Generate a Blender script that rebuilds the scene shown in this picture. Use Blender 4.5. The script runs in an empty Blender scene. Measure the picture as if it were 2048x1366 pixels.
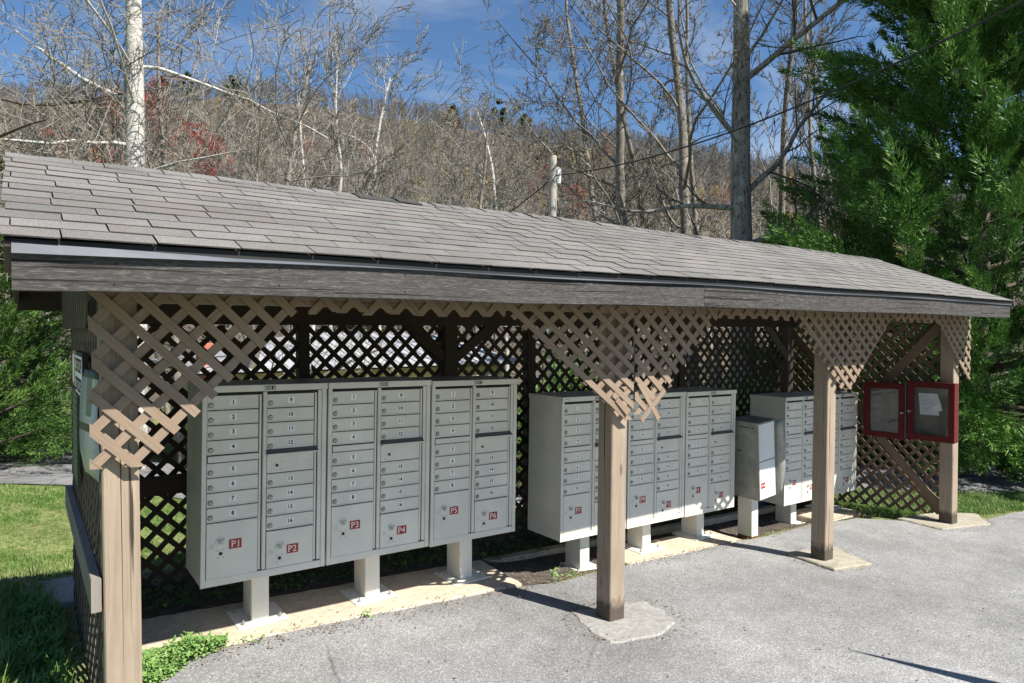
import bpy, math, random
import numpy as np
from mathutils import Vector, Matrix
from mathutils.geometry import delaunay_2d_cdt

random.seed(7)
RNG = np.random.default_rng(11)
SC = bpy.context.scene
COL = SC.collection
R = math.radians

# ------------------------------------------------------------------ camera, world, sun, exposure
HEADING = R(54.39)
cam_data = bpy.data.cameras.new("camera")
cam_data.sensor_width = 36.0
cam_data.lens = 24.0
cam_data.clip_start = 0.05
cam_data.clip_end = 6000
cam = bpy.data.objects.new("camera", cam_data)
cam.location = (0, 0, 1.92)
cam.rotation_euler = (R(90 - 0.96), 0, HEADING - R(90))
COL.objects.link(cam)
SC.camera = cam

SUN_DIR = Vector((0.40, -1.0, 1.255)).normalized()      # towards the sun
sun_el = math.asin(SUN_DIR.z)
sun_az = math.atan2(SUN_DIR.x, SUN_DIR.y)               # from +Y, clockwise

world = bpy.data.worlds.new("World")
SC.world = world
world.use_nodes = True
wn = world.node_tree
wn.nodes.clear()
w_out = wn.nodes.new("ShaderNodeOutputWorld")
w_bg = wn.nodes.new("ShaderNodeBackground")
w_sky = wn.nodes.new("ShaderNodeTexSky")
w_sky.sky_type = 'NISHITA'
w_sky.sun_disc = False
w_sky.sun_elevation = sun_el
w_sky.sun_rotation = sun_az
w_sky.altitude = 900
w_sky.air_density = 1.0
w_sky.dust_density = 0.1
w_sky.ozone_density = 3.0
w_bg.inputs["Strength"].default_value = 0.072
w_tc = wn.nodes.new("ShaderNodeTexCoord")
w_map = wn.nodes.new("ShaderNodeMapping")
w_map.inputs["Rotation"].default_value = (0, 0, R(35))
w_map.inputs["Scale"].default_value = (1.2, 4.2, 7.0)
w_n = wn.nodes.new("ShaderNodeTexNoise")
w_n.inputs["Scale"].default_value = 1.5
w_n.inputs["Detail"].default_value = 9
w_n.inputs["Roughness"].default_value = 0.55
w_n.inputs["Distortion"].default_value = 0.7
w_r = wn.nodes.new("ShaderNodeValToRGB")
w_r.color_ramp.elements[0].position = 0.46
w_r.color_ramp.elements[0].color = (0, 0, 0, 1)
w_r.color_ramp.elements[1].position = 0.82
w_r.color_ramp.elements[1].color = (0.60, 0.60, 0.60, 1)
w_sat = wn.nodes.new("ShaderNodeHueSaturation")
w_sat.inputs["Saturation"].default_value = 1.12
w_mix = wn.nodes.new("ShaderNodeMixRGB")
w_mix.inputs["Color2"].default_value = (5.2, 5.7, 6.4, 1)
wn.links.new(w_tc.outputs["Generated"], w_map.inputs["Vector"])
wn.links.new(w_map.outputs["Vector"], w_n.inputs["Vector"])
wn.links.new(w_n.outputs["Fac"], w_r.inputs["Fac"])
wn.links.new(w_sky.outputs["Color"], w_sat.inputs["Color"])
wn.links.new(w_sat.outputs["Color"], w_mix.inputs["Color1"])
wn.links.new(w_r.outputs["Color"], w_mix.inputs["Fac"])
wn.links.new(w_mix.outputs["Color"], w_bg.inputs["Color"])
wn.links.new(w_bg.outputs["Background"], w_out.inputs["Surface"])

sun_data = bpy.data.lights.new("sun", 'SUN')
sun_data.energy = 5.0
sun_data.angle = R(0.5)
sun_data.color = (1.0, 0.95, 0.87)
sun = bpy.data.objects.new("sun", sun_data)
sun.rotation_euler = (-SUN_DIR).to_track_quat('-Z', 'Y').to_euler()
sun.location = (5, -12, 15)
COL.objects.link(sun)

SC.view_settings.view_transform = 'Standard'
SC.view_settings.look = 'None'
SC.view_settings.exposure = 0.98
SC.view_settings.gamma = 1.0
SC.view_settings.use_curve_mapping = False
SC.cycles.max_bounces = 6
SC.cycles.diffuse_bounces = 3
SC.cycles.glossy_bounces = 2
SC.cycles.transparent_max_bounces = 4
SC.cycles.use_denoising = True

# ------------------------------------------------------------------ material helpers
def new_mat(name):
    m = bpy.data.materials.new(name)
    m.use_nodes = True
    nt = m.node_tree
    b = nt.nodes["Principled BSDF"]
    return m, nt, b

def N(nt, kind, **kw):
    n = nt.nodes.new(kind)
    for k, v in kw.items():
        if k in n.inputs.keys():
            n.inputs[k].default_value = v
        else:
            setattr(n, k, v)
    return n

def ramp(nt, fac, stops):
    r = nt.nodes.new("ShaderNodeValToRGB")
    cr = r.color_ramp
    while len(cr.elements) > 1:
        cr.elements.remove(cr.elements[-1])
    cr.elements[0].position = stops[0][0]
    cr.elements[0].color = tuple(stops[0][1]) + (1,)
    for p, c in stops[1:]:
        e = cr.elements.new(p)
        e.color = tuple(c) + (1,)
    nt.links.new(fac, r.inputs["Fac"])
    return r.outputs["Color"]

def noise(nt, vec, scale, detail=4, rough=0.55, dist=0.0):
    n = N(nt, "ShaderNodeTexNoise")
    n.inputs["Scale"].default_value = scale
    n.inputs["Detail"].default_value = detail
    n.inputs["Roughness"].default_value = rough
    n.inputs["Distortion"].default_value = dist
    if vec is not None:
        nt.links.new(vec, n.inputs["Vector"])
    return n.outputs["Fac"]

def mix(nt, fac, a, b, mode='MIX'):
    m = nt.nodes.new("ShaderNodeMixRGB")
    m.blend_type = mode
    for sock, v in (("Fac", fac), ("Color1", a), ("Color2", b)):
        if isinstance(v, (int, float)):
            m.inputs[sock].default_value = v
        elif isinstance(v, tuple):
            m.inputs[sock].default_value = v + (1,) if len(v) == 3 else v
        else:
            nt.links.new(v, m.inputs[sock])
    return m.outputs["Color"]

def geo_pos(nt):
    return nt.nodes.new("ShaderNodeNewGeometry").outputs["Position"]

def mapped(nt, vec, scale, loc=(0, 0, 0)):
    m = nt.nodes.new("ShaderNodeMapping")
    m.inputs["Scale"].default_value = scale
    m.inputs["Location"].default_value = loc
    nt.links.new(vec, m.inputs["Vector"])
    return m.outputs["Vector"]

def bump(nt, b, height, strength=0.3, dist=0.01):
    bp = nt.nodes.new("ShaderNodeBump")
    bp.inputs["Strength"].default_value = strength
    bp.inputs["Distance"].default_value = dist
    nt.links.new(height, bp.inputs["Height"])
    nt.links.new(bp.outputs["Normal"], b.inputs["Normal"])

def plain(name, col, rough=0.5, metal=0.0, spec=0.4, var=0.12, scale=6.0, speck=0.0):
    m, nt, b = new_mat(name)
    p = geo_pos(nt)
    f = noise(nt, p, scale, 5, 0.6)
    lo = tuple(c * (1 - var) for c in col)
    hi = tuple(min(1, c * (1 + var)) for c in col)
    c = ramp(nt, f, [(0.3, lo), (0.7, hi)])
    if speck:
        f2 = noise(nt, p, 90, 3, 0.7)
        c = mix(nt, ramp(nt, f2, [(0.66, (0, 0, 0)), (0.78, (speck,) * 3)]), c, (0.05, 0.045, 0.04))
    nt.links.new(c, b.inputs["Base Color"])
    b.inputs["Roughness"].default_value = rough
    b.inputs["Metallic"].default_value = metal
    b.inputs["Specular IOR Level"].default_value = spec
    return m

def wood(name, lo, hi, crack=(0.02, 0.015, 0.01), crack_amt=0.55, rough=0.8, grain=55, bstr=0.5, worn=None, worn_amt=0.0, foot=False, crk=0.345):
    m, nt, b = new_mat(name)
    uv = nt.nodes.new("ShaderNodeUVMap").outputs["UV"]
    big = noise(nt, geo_pos(nt), 2.3, 4, 0.6)
    g = noise(nt, mapped(nt, uv, (2.2, grain, 1)), 1.0, 7, 0.62, 0.6)
    c = ramp(nt, g, [(0.28, lo), (0.72, hi)])
    c = mix(nt, 0.5, c, ramp(nt, big, [(0.3, tuple(v * 0.75 for v in hi)), (0.7, tuple(min(1, v * 1.12) for v in hi))]), 'MIX')
    if worn is not None:
        wv = noise(nt, mapped(nt, uv, (16, 150, 1), (3, 9, 0)), 1.0, 8, 0.8, 1.0)
        c = mix(nt, ramp(nt, wv, [(0.5, (0, 0, 0)), (0.62, (worn_amt,) * 3)]), c, worn)
    k = noise(nt, mapped(nt, uv, (0.55, grain * 0.8, 1), (7, 2, 0)), 1.0, 4, 0.6, 0.5)
    kk = ramp(nt, k, [(crk-0.012, (crack_amt,) * 3), (crk+0.012, (0, 0, 0))])
    c = mix(nt, kk, c, crack)
    # knots
    vo = nt.nodes.new("ShaderNodeTexVoronoi")
    vo.inputs["Scale"].default_value = 1.0
    nt.links.new(mapped(nt, uv, (2.0, 5.5, 1)), vo.inputs["Vector"])
    c = mix(nt, ramp(nt, vo.outputs["Distance"], [(0.05, (0.6,) * 3), (0.11, (0, 0, 0))]), c, tuple(v * 0.35 for v in lo))
    if foot:      # damp stain on the first hand's breadth above the ground
        sp = nt.nodes.new("ShaderNodeSeparateXYZ"); nt.links.new(uv, sp.inputs[0])
        sn = noise(nt, mapped(nt, uv, (14, 30, 1)), 1.0, 5, 0.7)
        ad = nt.nodes.new("ShaderNodeMath"); ad.operation = 'MULTIPLY_ADD'
        nt.links.new(sn, ad.inputs[0]); ad.inputs[1].default_value = -0.22
        nt.links.new(sp.outputs[0], ad.inputs[2])
        c = mix(nt, ramp(nt, ad.outputs[0], [(0.0, (0.8,) * 3), (0.06, (0.0,) * 3)]), c, (0.035, 0.03, 0.024))
    nt.links.new(c, b.inputs["Base Color"])
    b.inputs["Roughness"].default_value = rough
    b.inputs["Specular IOR Level"].default_value = 0.25
    h = mix(nt, 0.35, g, k)
    bump(nt, b, h, bstr, 0.006)
    return m

M = {}
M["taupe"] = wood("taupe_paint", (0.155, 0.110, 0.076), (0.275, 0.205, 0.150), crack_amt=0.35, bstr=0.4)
M["taupe_dark"] = wood("taupe_paint_inside", (0.125, 0.088, 0.06), (0.19, 0.138, 0.098), crack_amt=0.3, bstr=0.3)  # darker copy of the taupe for end wall slats, braces and header
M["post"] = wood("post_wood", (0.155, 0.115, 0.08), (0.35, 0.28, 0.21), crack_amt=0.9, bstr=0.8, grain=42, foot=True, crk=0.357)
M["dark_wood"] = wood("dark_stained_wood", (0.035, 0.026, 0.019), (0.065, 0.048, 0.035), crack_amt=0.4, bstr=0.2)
M["dark_wood_far"] = wood("weathered_dark_wood", (0.075, 0.062, 0.052), (0.14, 0.118, 0.098), crack_amt=0.4, bstr=0.2)
M["fascia"] = wood("fascia_wood", (0.018, 0.016, 0.015), (0.060, 0.055, 0.053), crack=(0.008, 0.007, 0.007), crack_amt=0.9,
                   worn=(0.20, 0.19, 0.18), worn_amt=0.55, bstr=1.0, grain=45, crk=0.40)
M["raw_end"] = wood("grey_timber", (0.16, 0.14, 0.125), (0.27, 0.24, 0.21), bstr=0.4)
M["paint"] = plain("grey_box_paint", (0.70, 0.66, 0.575), 0.42, var=0.09, spec=0.4, scale=3.5, speck=0.10)
M["paint_dark"] = plain("painted_door_gap_shade", (0.015, 0.015, 0.015), 0.7, var=0.05)
M["pedestal"] = plain("pedestal_paint", (0.68, 0.66, 0.59), 0.45, var=0.05, speck=0.12)
M["hood"] = plain("dark_slot_hood", (0.11, 0.11, 0.112), 0.35, var=0.1)
M["chrome"] = plain("lock_metal", (0.36, 0.36, 0.33), 0.35, metal=0.6, var=0.1)
M["keyhole"] = plain("black_hole_and_shade", (0.012, 0.012, 0.012), 0.5)
M["label_white"] = plain("label_white", (0.88, 0.87, 0.83), 0.55, var=0.04)
M["ink"] = plain("black_ink", (0.012, 0.012, 0.012), 0.6)
M["label_red"] = plain("label_red", (0.33, 0.018, 0.022), 0.5, var=0.1)
M["label_cream"] = plain("cream_ink", (0.80, 0.68, 0.60), 0.6, var=0.03)
M["dial"] = plain("dial_ring", (0.66, 0.66, 0.60), 0.5, var=0.06)
M["galv"] = plain("galvanised_steel", (0.30, 0.305, 0.27), 0.5, metal=0.25, var=0.22, scale=9, speck=0.35)
M["white_paint"] = plain("white_paint", (0.70, 0.71, 0.70), 0.5, var=0.05, speck=0.2)
M["rust"] = plain("rusty_base", (0.16, 0.06, 0.03), 0.9, var=0.4, scale=30)
M["red_wood"] = wood("red_painted_wood", (0.075, 0.009, 0.008), (0.11, 0.013, 0.011), crack=(0.05, 0.01, 0.01), crack_amt=0.2, bstr=0.12)
M["cork"] = plain("grey_backing_board", (0.15, 0.14, 0.12), 0.85, var=0.25, scale=14)
M["paper"] = plain("white_paper", (0.78, 0.79, 0.83), 0.7, var=0.03)
M["drip"] = plain("drip_edge_metal", (0.07, 0.08, 0.10), 0.55, metal=0.0, var=0.2, scale=5)
M["tar"] = plain("black_felt", (0.012, 0.012, 0.013), 0.7)
M["blue"] = plain("blue_plastic", (0.04, 0.16, 0.38), 0.5)
M["red_plastic"] = plain("red_print", (0.62, 0.02, 0.05), 0.5)
M["black_plastic"] = plain("black_board", (0.015, 0.016, 0.02), 0.45)
M["orange_print"] = plain("orange_print", (0.55, 0.27, 0.07), 0.6)
M["green_print"] = plain("green_print", (0.045, 0.07, 0.035), 0.55)
M["pale_green_print"] = plain("pale_green_print", (0.17, 0.22, 0.15), 0.6, var=0.3, scale=40)
M["plastic_film"] = plain("cloudy_plastic", (0.40, 0.43, 0.47), 0.3, var=0.2, scale=20)
M["yellow_wall"] = plain("yellow_siding", (0.60, 0.50, 0.19), 0.7, var=0.1)
M["metal_roof"] = plain("grey_metal_roof", (0.36, 0.36, 0.375), 0.4, var=0.1, scale=1.0)
M["glass"] = plain("window_glass", (0.03, 0.04, 0.05), 0.06, spec=0.8)
M["brick"] = plain("red_brick", (0.45, 0.15, 0.10), 0.85, var=0.2, scale=30)
M["cable"] = plain("black_cable", (0.02, 0.02, 0.02), 0.5)
M["pole_wood"] = wood("utility_pole_wood", (0.28, 0.25, 0.21), (0.44, 0.41, 0.36), bstr=0.4)
M["white_ceramic"] = plain("white_ceramic", (0.8, 0.8, 0.8), 0.3)

def glass_pane():
    m, nt, b = new_mat("acrylic_pane")
    tr = nt.nodes.new("ShaderNodeBsdfTransparent")
    gl = nt.nodes.new("ShaderNodeBsdfGlossy")
    gl.inputs["Roughness"].default_value = 0.08
    mx = nt.nodes.new("ShaderNodeMixShader")
    mx.inputs[0].default_value = 0.10
    nt.links.new(tr.outputs[0], mx.inputs[1])
    nt.links.new(gl.outputs[0], mx.inputs[2])
    nt.links.new(mx.outputs[0], nt.nodes["Material Output"].inputs["Surface"])
    return m
M["pane"] = glass_pane()

def asphalt(name, base, seed, patch=0.25):
    m, nt, b = new_mat(name)
    p = geo_pos(nt)
    big = noise(nt, mapped(nt, p, (1, 1, 1), (seed, 0, 0)), 0.8, 7, 0.62)
    med = noise(nt, p, 5.0, 6, 0.6)
    c = ramp(nt, big, [(0.3, tuple(v * (1 - patch) for v in base)), (0.68, tuple(v * (1 + patch) for v in base))])
    c = mix(nt, 0.35, c, ramp(nt, med, [(0.35, tuple(v * 0.75 for v in base)), (0.65, tuple(v * 1.25 for v in base))]))
    vo = nt.nodes.new("ShaderNodeTexVoronoi")
    vo.inputs["Scale"].default_value = 140
    nt.links.new(p, vo.inputs["Vector"])
    st = N(nt, "ShaderNodeSeparateColor")
    nt.links.new(vo.outputs["Color"], st.inputs[0])
    stone = ramp(nt, st.outputs[0], [(0.0, (0.64,) * 3), (0.45, (0.9,) * 3), (0.75, (1.06,) * 3), (0.9, (1.32,) * 3), (1.0, (1.65,) * 3)])
    c = mix(nt, 1.0, c, stone, 'MULTIPLY')
    g2 = noise(nt, p, 0.33, 4, 0.5, 0.8)
    c = mix(nt, 1.0, c, ramp(nt, g2, [(0.35, (0.80,) * 3), (0.62, (1.14,) * 3)]), 'MULTIPLY')
    v2 = nt.nodes.new("ShaderNodeTexVoronoi"); v2.feature = 'DISTANCE_TO_EDGE'; v2.inputs["Scale"].default_value = 0.55
    nv = nt.nodes.new("ShaderNodeTexNoise"); nv.inputs["Scale"].default_value = 2.5; nv.inputs["Detail"].default_value = 6
    nt.links.new(p, nv.inputs["Vector"])
    nt.links.new(mix(nt, 0.12, p, nv.outputs["Color"], 'ADD'), v2.inputs["Vector"])
    ck = ramp(nt, v2.outputs["Distance"], [(0.0, (0.75,) * 3), (0.007, (0.0,) * 3)])
    cm = ramp(nt, noise(nt, mapped(nt, p, (1, 1, 1), (31, 4, 0)), 0.6, 3, 0.5), [(0.60, (0, 0, 0)), (0.68, (1, 1, 1))])
    c = mix(nt, mix(nt, 1.0, ck, cm, 'MULTIPLY'), c, (0.06, 0.058, 0.054))
    # brownish staining
    s = noise(nt, mapped(nt, p, (1, 1, 1), (3 + seed, 8, 0)), 1.7, 5, 0.6)
    c = mix(nt, ramp(nt, s, [(0.58, (0, 0, 0)), (0.8, (0.35,) * 3)]), c, (0.17, 0.145, 0.115))
    nt.links.new(c, b.inputs["Base Color"])
    b.inputs["Roughness"].default_value = 0.85
    b.inputs["Specular IOR Level"].default_value = 0.3
    bump(nt, b, vo.outputs["Distance"], 0.3, 0.003)
    return m
M["asphalt"] = asphalt("asphalt", (0.235, 0.235, 0.232), 0.0, 0.34)
M["asphalt_drive"] = asphalt("driveway_asphalt", (0.19, 0.19, 0.195), 5.0)

def concrete(name, base, stain):
    m, nt, b = new_mat(name)
    p = geo_pos(nt)
    a = noise(nt, p, 3.0, 7, 0.65)
    c = ramp(nt, a, [(0.3, tuple(v * 0.78 for v in base)), (0.65, base), (0.8, tuple(min(1, v * 1.15) for v in base))])
    s = noise(nt, p, 7.0, 6, 0.7, 0.4)
    c = mix(nt, ramp(nt, s, [(0.52, (0, 0, 0)), (0.72, (0.6,) * 3)]), c, stain)
    f = noise(nt, p, 120, 3, 0.7)
    c = mix(nt, ramp(nt, f, [(0.56, (0, 0, 0)), (0.66, (0.55,) * 3)]), c, tuple(v * 0.45 for v in base))
    g = noise(nt, p, 26, 5, 0.7)
    c = mix(nt, 1.0, c, ramp(nt, g, [(0.35, (0.78,) * 3), (0.65, (1.18,) * 3)]), 'MULTIPLY')
    nt.links.new(c, b.inputs["Base Color"])
    b.inputs["Roughness"].default_value = 0.9
    bump(nt, b, f, 0.35, 0.004)
    return m
M["slab"] = concrete("tan_concrete", (0.56, 0.47, 0.35), (0.42, 0.34, 0.23))
M["pad"] = concrete("mossy_concrete", (0.36, 0.33, 0.26), (0.20, 0.18, 0.10))
M["pad_light"] = concrete("pale_concrete", (0.31, 0.305, 0.285), (0.20, 0.175, 0.14))

def ground_mat():
    m, nt, b = new_mat("lawn_ground")
    p = geo_pos(nt)
    a = noise(nt, p, 1.1, 6, 0.62)
    f = noise(nt, p, 22, 5, 0.7)
    c = ramp(nt, f, [(0.3, (0.045, 0.06, 0.018)), (0.5, (0.12, 0.15, 0.045)), (0.62, (0.24, 0.225, 0.12)), (0.75, (0.30, 0.26, 0.17))])
    g = ramp(nt, f, [(0.3, (0.07, 0.10, 0.025)), (0.5, (0.17, 0.21, 0.065)), (0.66, (0.36, 0.32, 0.19))])
    c = mix(nt, ramp(nt, a, [(0.4, (0, 0, 0)), (0.6, (1, 1, 1))]), c, g)
    # leaf litter of the woods further out
    sep = nt.nodes.new("ShaderNodeSeparateXYZ")
    nt.links.new(p, sep.inputs[0])
    d = nt.nodes.new("ShaderNodeMath"); d.operation = 'MULTIPLY_ADD'
    nt.links.new(sep.outputs[1], d.inputs[0]); d.inputs[1].default_value = 0.813
    d2 = nt.nodes.new("ShaderNodeMath"); d2.operation = 'MULTIPLY'
    nt.links.new(sep.outputs[0], d2.inputs[0]); d2.inputs[1].default_value = 0.582
    nt.links.new(d2.outputs[0], d.inputs[2])
    mr = nt.nodes.new("ShaderNodeMapRange")
    mr.inputs["From Min"].default_value = 22; mr.inputs["From Max"].default_value = 32
    nt.links.new(d.outputs[0], mr.inputs["Value"])
    lit = ramp(nt, noise(nt, p, 0.5, 8, 0.75), [(0.3, (0.05, 0.043, 0.034)), (0.5, (0.11, 0.095, 0.075)), (0.7, (0.18, 0.155, 0.12))])
    c = mix(nt, mr.outputs[0], c, lit)
    nt.links.new(c, b.inputs["Base Color"])
    b.inputs["Roughness"].default_value = 0.95
    b.inputs["Specular IOR Level"].default_value = 0.1
    bump(nt, b, f, 0.8, 0.03)
    return m
M["ground"] = ground_mat()

def soil_mat():
    m, nt, b = new_mat("soil")
    p = geo_pos(nt)
    a = noise(nt, p, 9, 7, 0.7)
    f = noise(nt, p, 60, 4, 0.7)
    c = ramp(nt, a, [(0.3, (0.035, 0.028, 0.022)), (0.55, (0.085, 0.067, 0.052)), (0.72, (0.19, 0.165, 0.14))])
    c = mix(nt, ramp(nt, f, [(0.55, (0, 0, 0)), (0.68, (0.7,) * 3)]), c, (0.24, 0.21, 0.18))
    nt.links.new(c, b.inputs["Base Color"])
    b.inputs["Roughness"].default_value = 1.0
    bump(nt, b, mix(nt, 0.5, a, f), 1.0, 0.03)
    return m
M["soil"] = soil_mat()

def shingle_mat():
    m, nt, b = new_mat("asphalt_shingle")
    p = geo_pos(nt)
    oi = nt.nodes.new("ShaderNodeObjectInfo")
    c = ramp(nt, oi.outputs["Random"], [(0.0, (0.165, 0.155, 0.142)), (0.30, (0.195, 0.186, 0.172)), (0.55, (0.155, 0.148, 0.138)),
                                        (0.80, (0.185, 0.175, 0.16)), (0.88, (0.172, 0.154, 0.14)), (0.96, (0.172, 0.155, 0.142)), (1.0, (0.15, 0.14, 0.13))])
    big = noise(nt, p, 1.6, 5, 0.6)
    c = mix(nt, 1.0, c, ramp(nt, big, [(0.3, (0.70, 0.715, 0.73)), (0.7, (1.02, 1.035, 1.06))]), 'MULTIPLY')
    g = noise(nt, p, 210, 2, 0.8)
    c = mix(nt, 1.0, c, ramp(nt, g, [(0.3, (0.45,) * 3), (0.5, (1.0,) * 3), (0.7, (1.6,) * 3)]), 'MULTIPLY')
    nt.links.new(c, b.inputs["Base Color"])
    b.inputs["Roughness"].default_value = 0.92
    b.inputs["Specular IOR Level"].default_value = 0.2
    bump(nt, b, g, 0.4, 0.003)
    return m
M["shingle"] = shingle_mat()
M["shingle_dark"] = plain("dark_shingle", (0.05, 0.048, 0.046), 0.9, var=0.3, scale=40)

def bark(name, lo, hi, scale=(6, 6, 1.2), dark=(0.05, 0.045, 0.04), amt=0.5, patch=None):
    m, nt, b = new_mat(name)
    p = geo_pos(nt)
    f = noise(nt, mapped(nt, p, scale), 3.0, 6, 0.7, 0.5)
    c = ramp(nt, f, [(0.3, lo), (0.65, hi)])
    if patch:
        s = noise(nt, p, 3.0, 5, 0.65, 0.5)
        c = mix(nt, ramp(nt, s, [(0.55, (0, 0, 0)), (0.66, (0.6,) * 3)]), c, patch)
    k = noise(nt, mapped(nt, p, (scale[0] * 2.2, scale[1] * 2.2, scale[2] * 3)), 2.2, 4, 0.6)
    c = mix(nt, ramp(nt, k, [(0.35, (amt,) * 3), (0.47, (0, 0, 0))]), c, dark)
    nt.links.new(c, b.inputs["Base Color"])
    b.inputs["Roughness"].default_value = 0.95
    b.inputs["Specular IOR Level"].default_value = 0.12
    bump(nt, b, mix(nt, 0.5, f, k), 0.7, 0.03)
    return m
M["bark_white"] = bark("pale_bark", (0.36, 0.34, 0.31), (0.60, 0.58, 0.54), (3.5, 3.5, 4.5), (0.15, 0.14, 0.12), 0.7, patch=(0.30, 0.28, 0.25))
M["bark_grey"] = bark("grey_furrowed_bark", (0.11, 0.10, 0.085), (0.34, 0.32, 0.285), (4.5, 4.5, 0.9), dark=(0.03,0.027,0.022), amt=0.85, patch=(0.42, 0.41, 0.38))
M["bark_mid"] = bark("grey_bark", (0.10, 0.09, 0.075), (0.27, 0.245, 0.21), (5, 5, 2), patch=(0.44, 0.42, 0.39))
M["bark_pale_branch"] = bark("pale_branch_bark", (0.13, 0.118, 0.098), (0.29, 0.27, 0.235), (4, 4, 3))
M["bark_dark"] = bark("dark_bark", (0.06, 0.052, 0.042), (0.14, 0.12, 0.10))

def twig_mat(name, lo, hi):
    m, nt, b = new_mat(name)
    oi = nt.nodes.new("ShaderNodeObjectInfo")
    f = noise(nt, geo_pos(nt), 1.2, 3, 0.6)
    a = nt.nodes.new("ShaderNodeMath"); a.operation = 'MULTIPLY_ADD'
    nt.links.new(oi.outputs["Random"], a.inputs[0]); a.inputs[1].default_value = 0.6
    s = nt.nodes.new("ShaderNodeMath"); s.operation = 'MULTIPLY'
    nt.links.new(f, s.inputs[0]); s.inputs[1].default_value = 0.5
    nt.links.new(s.outputs[0], a.inputs[2])
    c = ramp(nt, a.outputs[0], [(0.1, lo), (0.9, hi)])
    nt.links.new(c, b.inputs["Base Color"])
    b.inputs["Roughness"].default_value = 0.9
    b.inputs["Specular IOR Level"].default_value = 0.1
    return m
M["twig"] = twig_mat("twig_bark", (0.07, 0.062, 0.05), (0.20, 0.18, 0.15))
M["wood_far"] = twig_mat("woodland_bark", (0.06, 0.056, 0.048), (0.21, 0.20, 0.18))
M["bud_red"] = twig_mat("red_maple_buds", (0.30, 0.035, 0.025), (0.42, 0.07, 0.045))
M["bud_brown"] = twig_mat("russet_buds", (0.17, 0.125, 0.10), (0.25, 0.185, 0.15))
M["bud_green"] = twig_mat("yellow_green_buds", (0.22, 0.23, 0.07), (0.34, 0.33, 0.12))
M["bud_gold"] = twig_mat("golden_buds", (0.42, 0.28, 0.06), (0.55, 0.36, 0.10))

def leaf_mat(name, lo, mid, hi, nscale=2.5, trans=0.15):
    m, nt, b = new_mat(name)
    p = geo_pos(nt)
    a = noise(nt, p, nscale, 5, 0.7)
    f = noise(nt, p, nscale * 14, 2, 0.6)
    c = ramp(nt, mix(nt, 0.5, a, f), [(0.32, lo), (0.5, mid), (0.68, hi)])
    nt.links.new(c, b.inputs["Base Color"])
    b.inputs["Roughness"].default_value = 0.55
    b.inputs["Specular IOR Level"].default_value = 0.3
    tl = nt.nodes.new("ShaderNodeBsdfTranslucent")
    nt.links.new(c, tl.inputs["Color"])
    mx = nt.nodes.new("ShaderNodeMixShader")
    mx.inputs[0].default_value = trans
    nt.links.new(b.outputs[0], mx.inputs[1])
    nt.links.new(tl.outputs[0], mx.inputs[2])
    nt.links.new(mx.outputs[0], nt.nodes["Material Output"].inputs["Surface"])
    return m
M["cypress"] = leaf_mat("cypress_foliage", (0.012, 0.038, 0.008), (0.065, 0.165, 0.03), (0.26, 0.40, 0.08), 1.3)
M["cypress_light"] = leaf_mat("light_cypress_foliage", (0.02, 0.05, 0.012), (0.07, 0.155, 0.03), (0.22, 0.33, 0.07), 1.3)
M["pine"] = leaf_mat("pine_foliage", (0.02, 0.045, 0.014), (0.05, 0.10, 0.03), (0.12, 0.17, 0.05), 0.5)
M["shrub"] = leaf_mat("shrub_leaves", (0.03, 0.07, 0.012), (0.08, 0.17, 0.03), (0.2, 0.3, 0.07), 3)
M["grass"] = leaf_mat("grass_blades", (0.05, 0.11, 0.018), (0.12, 0.22, 0.045), (0.40, 0.38, 0.20), 1.6)
M["weed"] = leaf_mat("weed_leaves", (0.07, 0.15, 0.035), (0.17, 0.31, 0.08), (0.34, 0.46, 0.17), 9)
M["cover"] = leaf_mat("ground_cover_leaves", (0.03, 0.10, 0.02), (0.07, 0.20, 0.04), (0.15, 0.32, 0.07), 5)
M["dead_leaf"] = plain("dead_leaf", (0.17, 0.125, 0.09), 0.9, var=0.6, scale=25)

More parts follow.
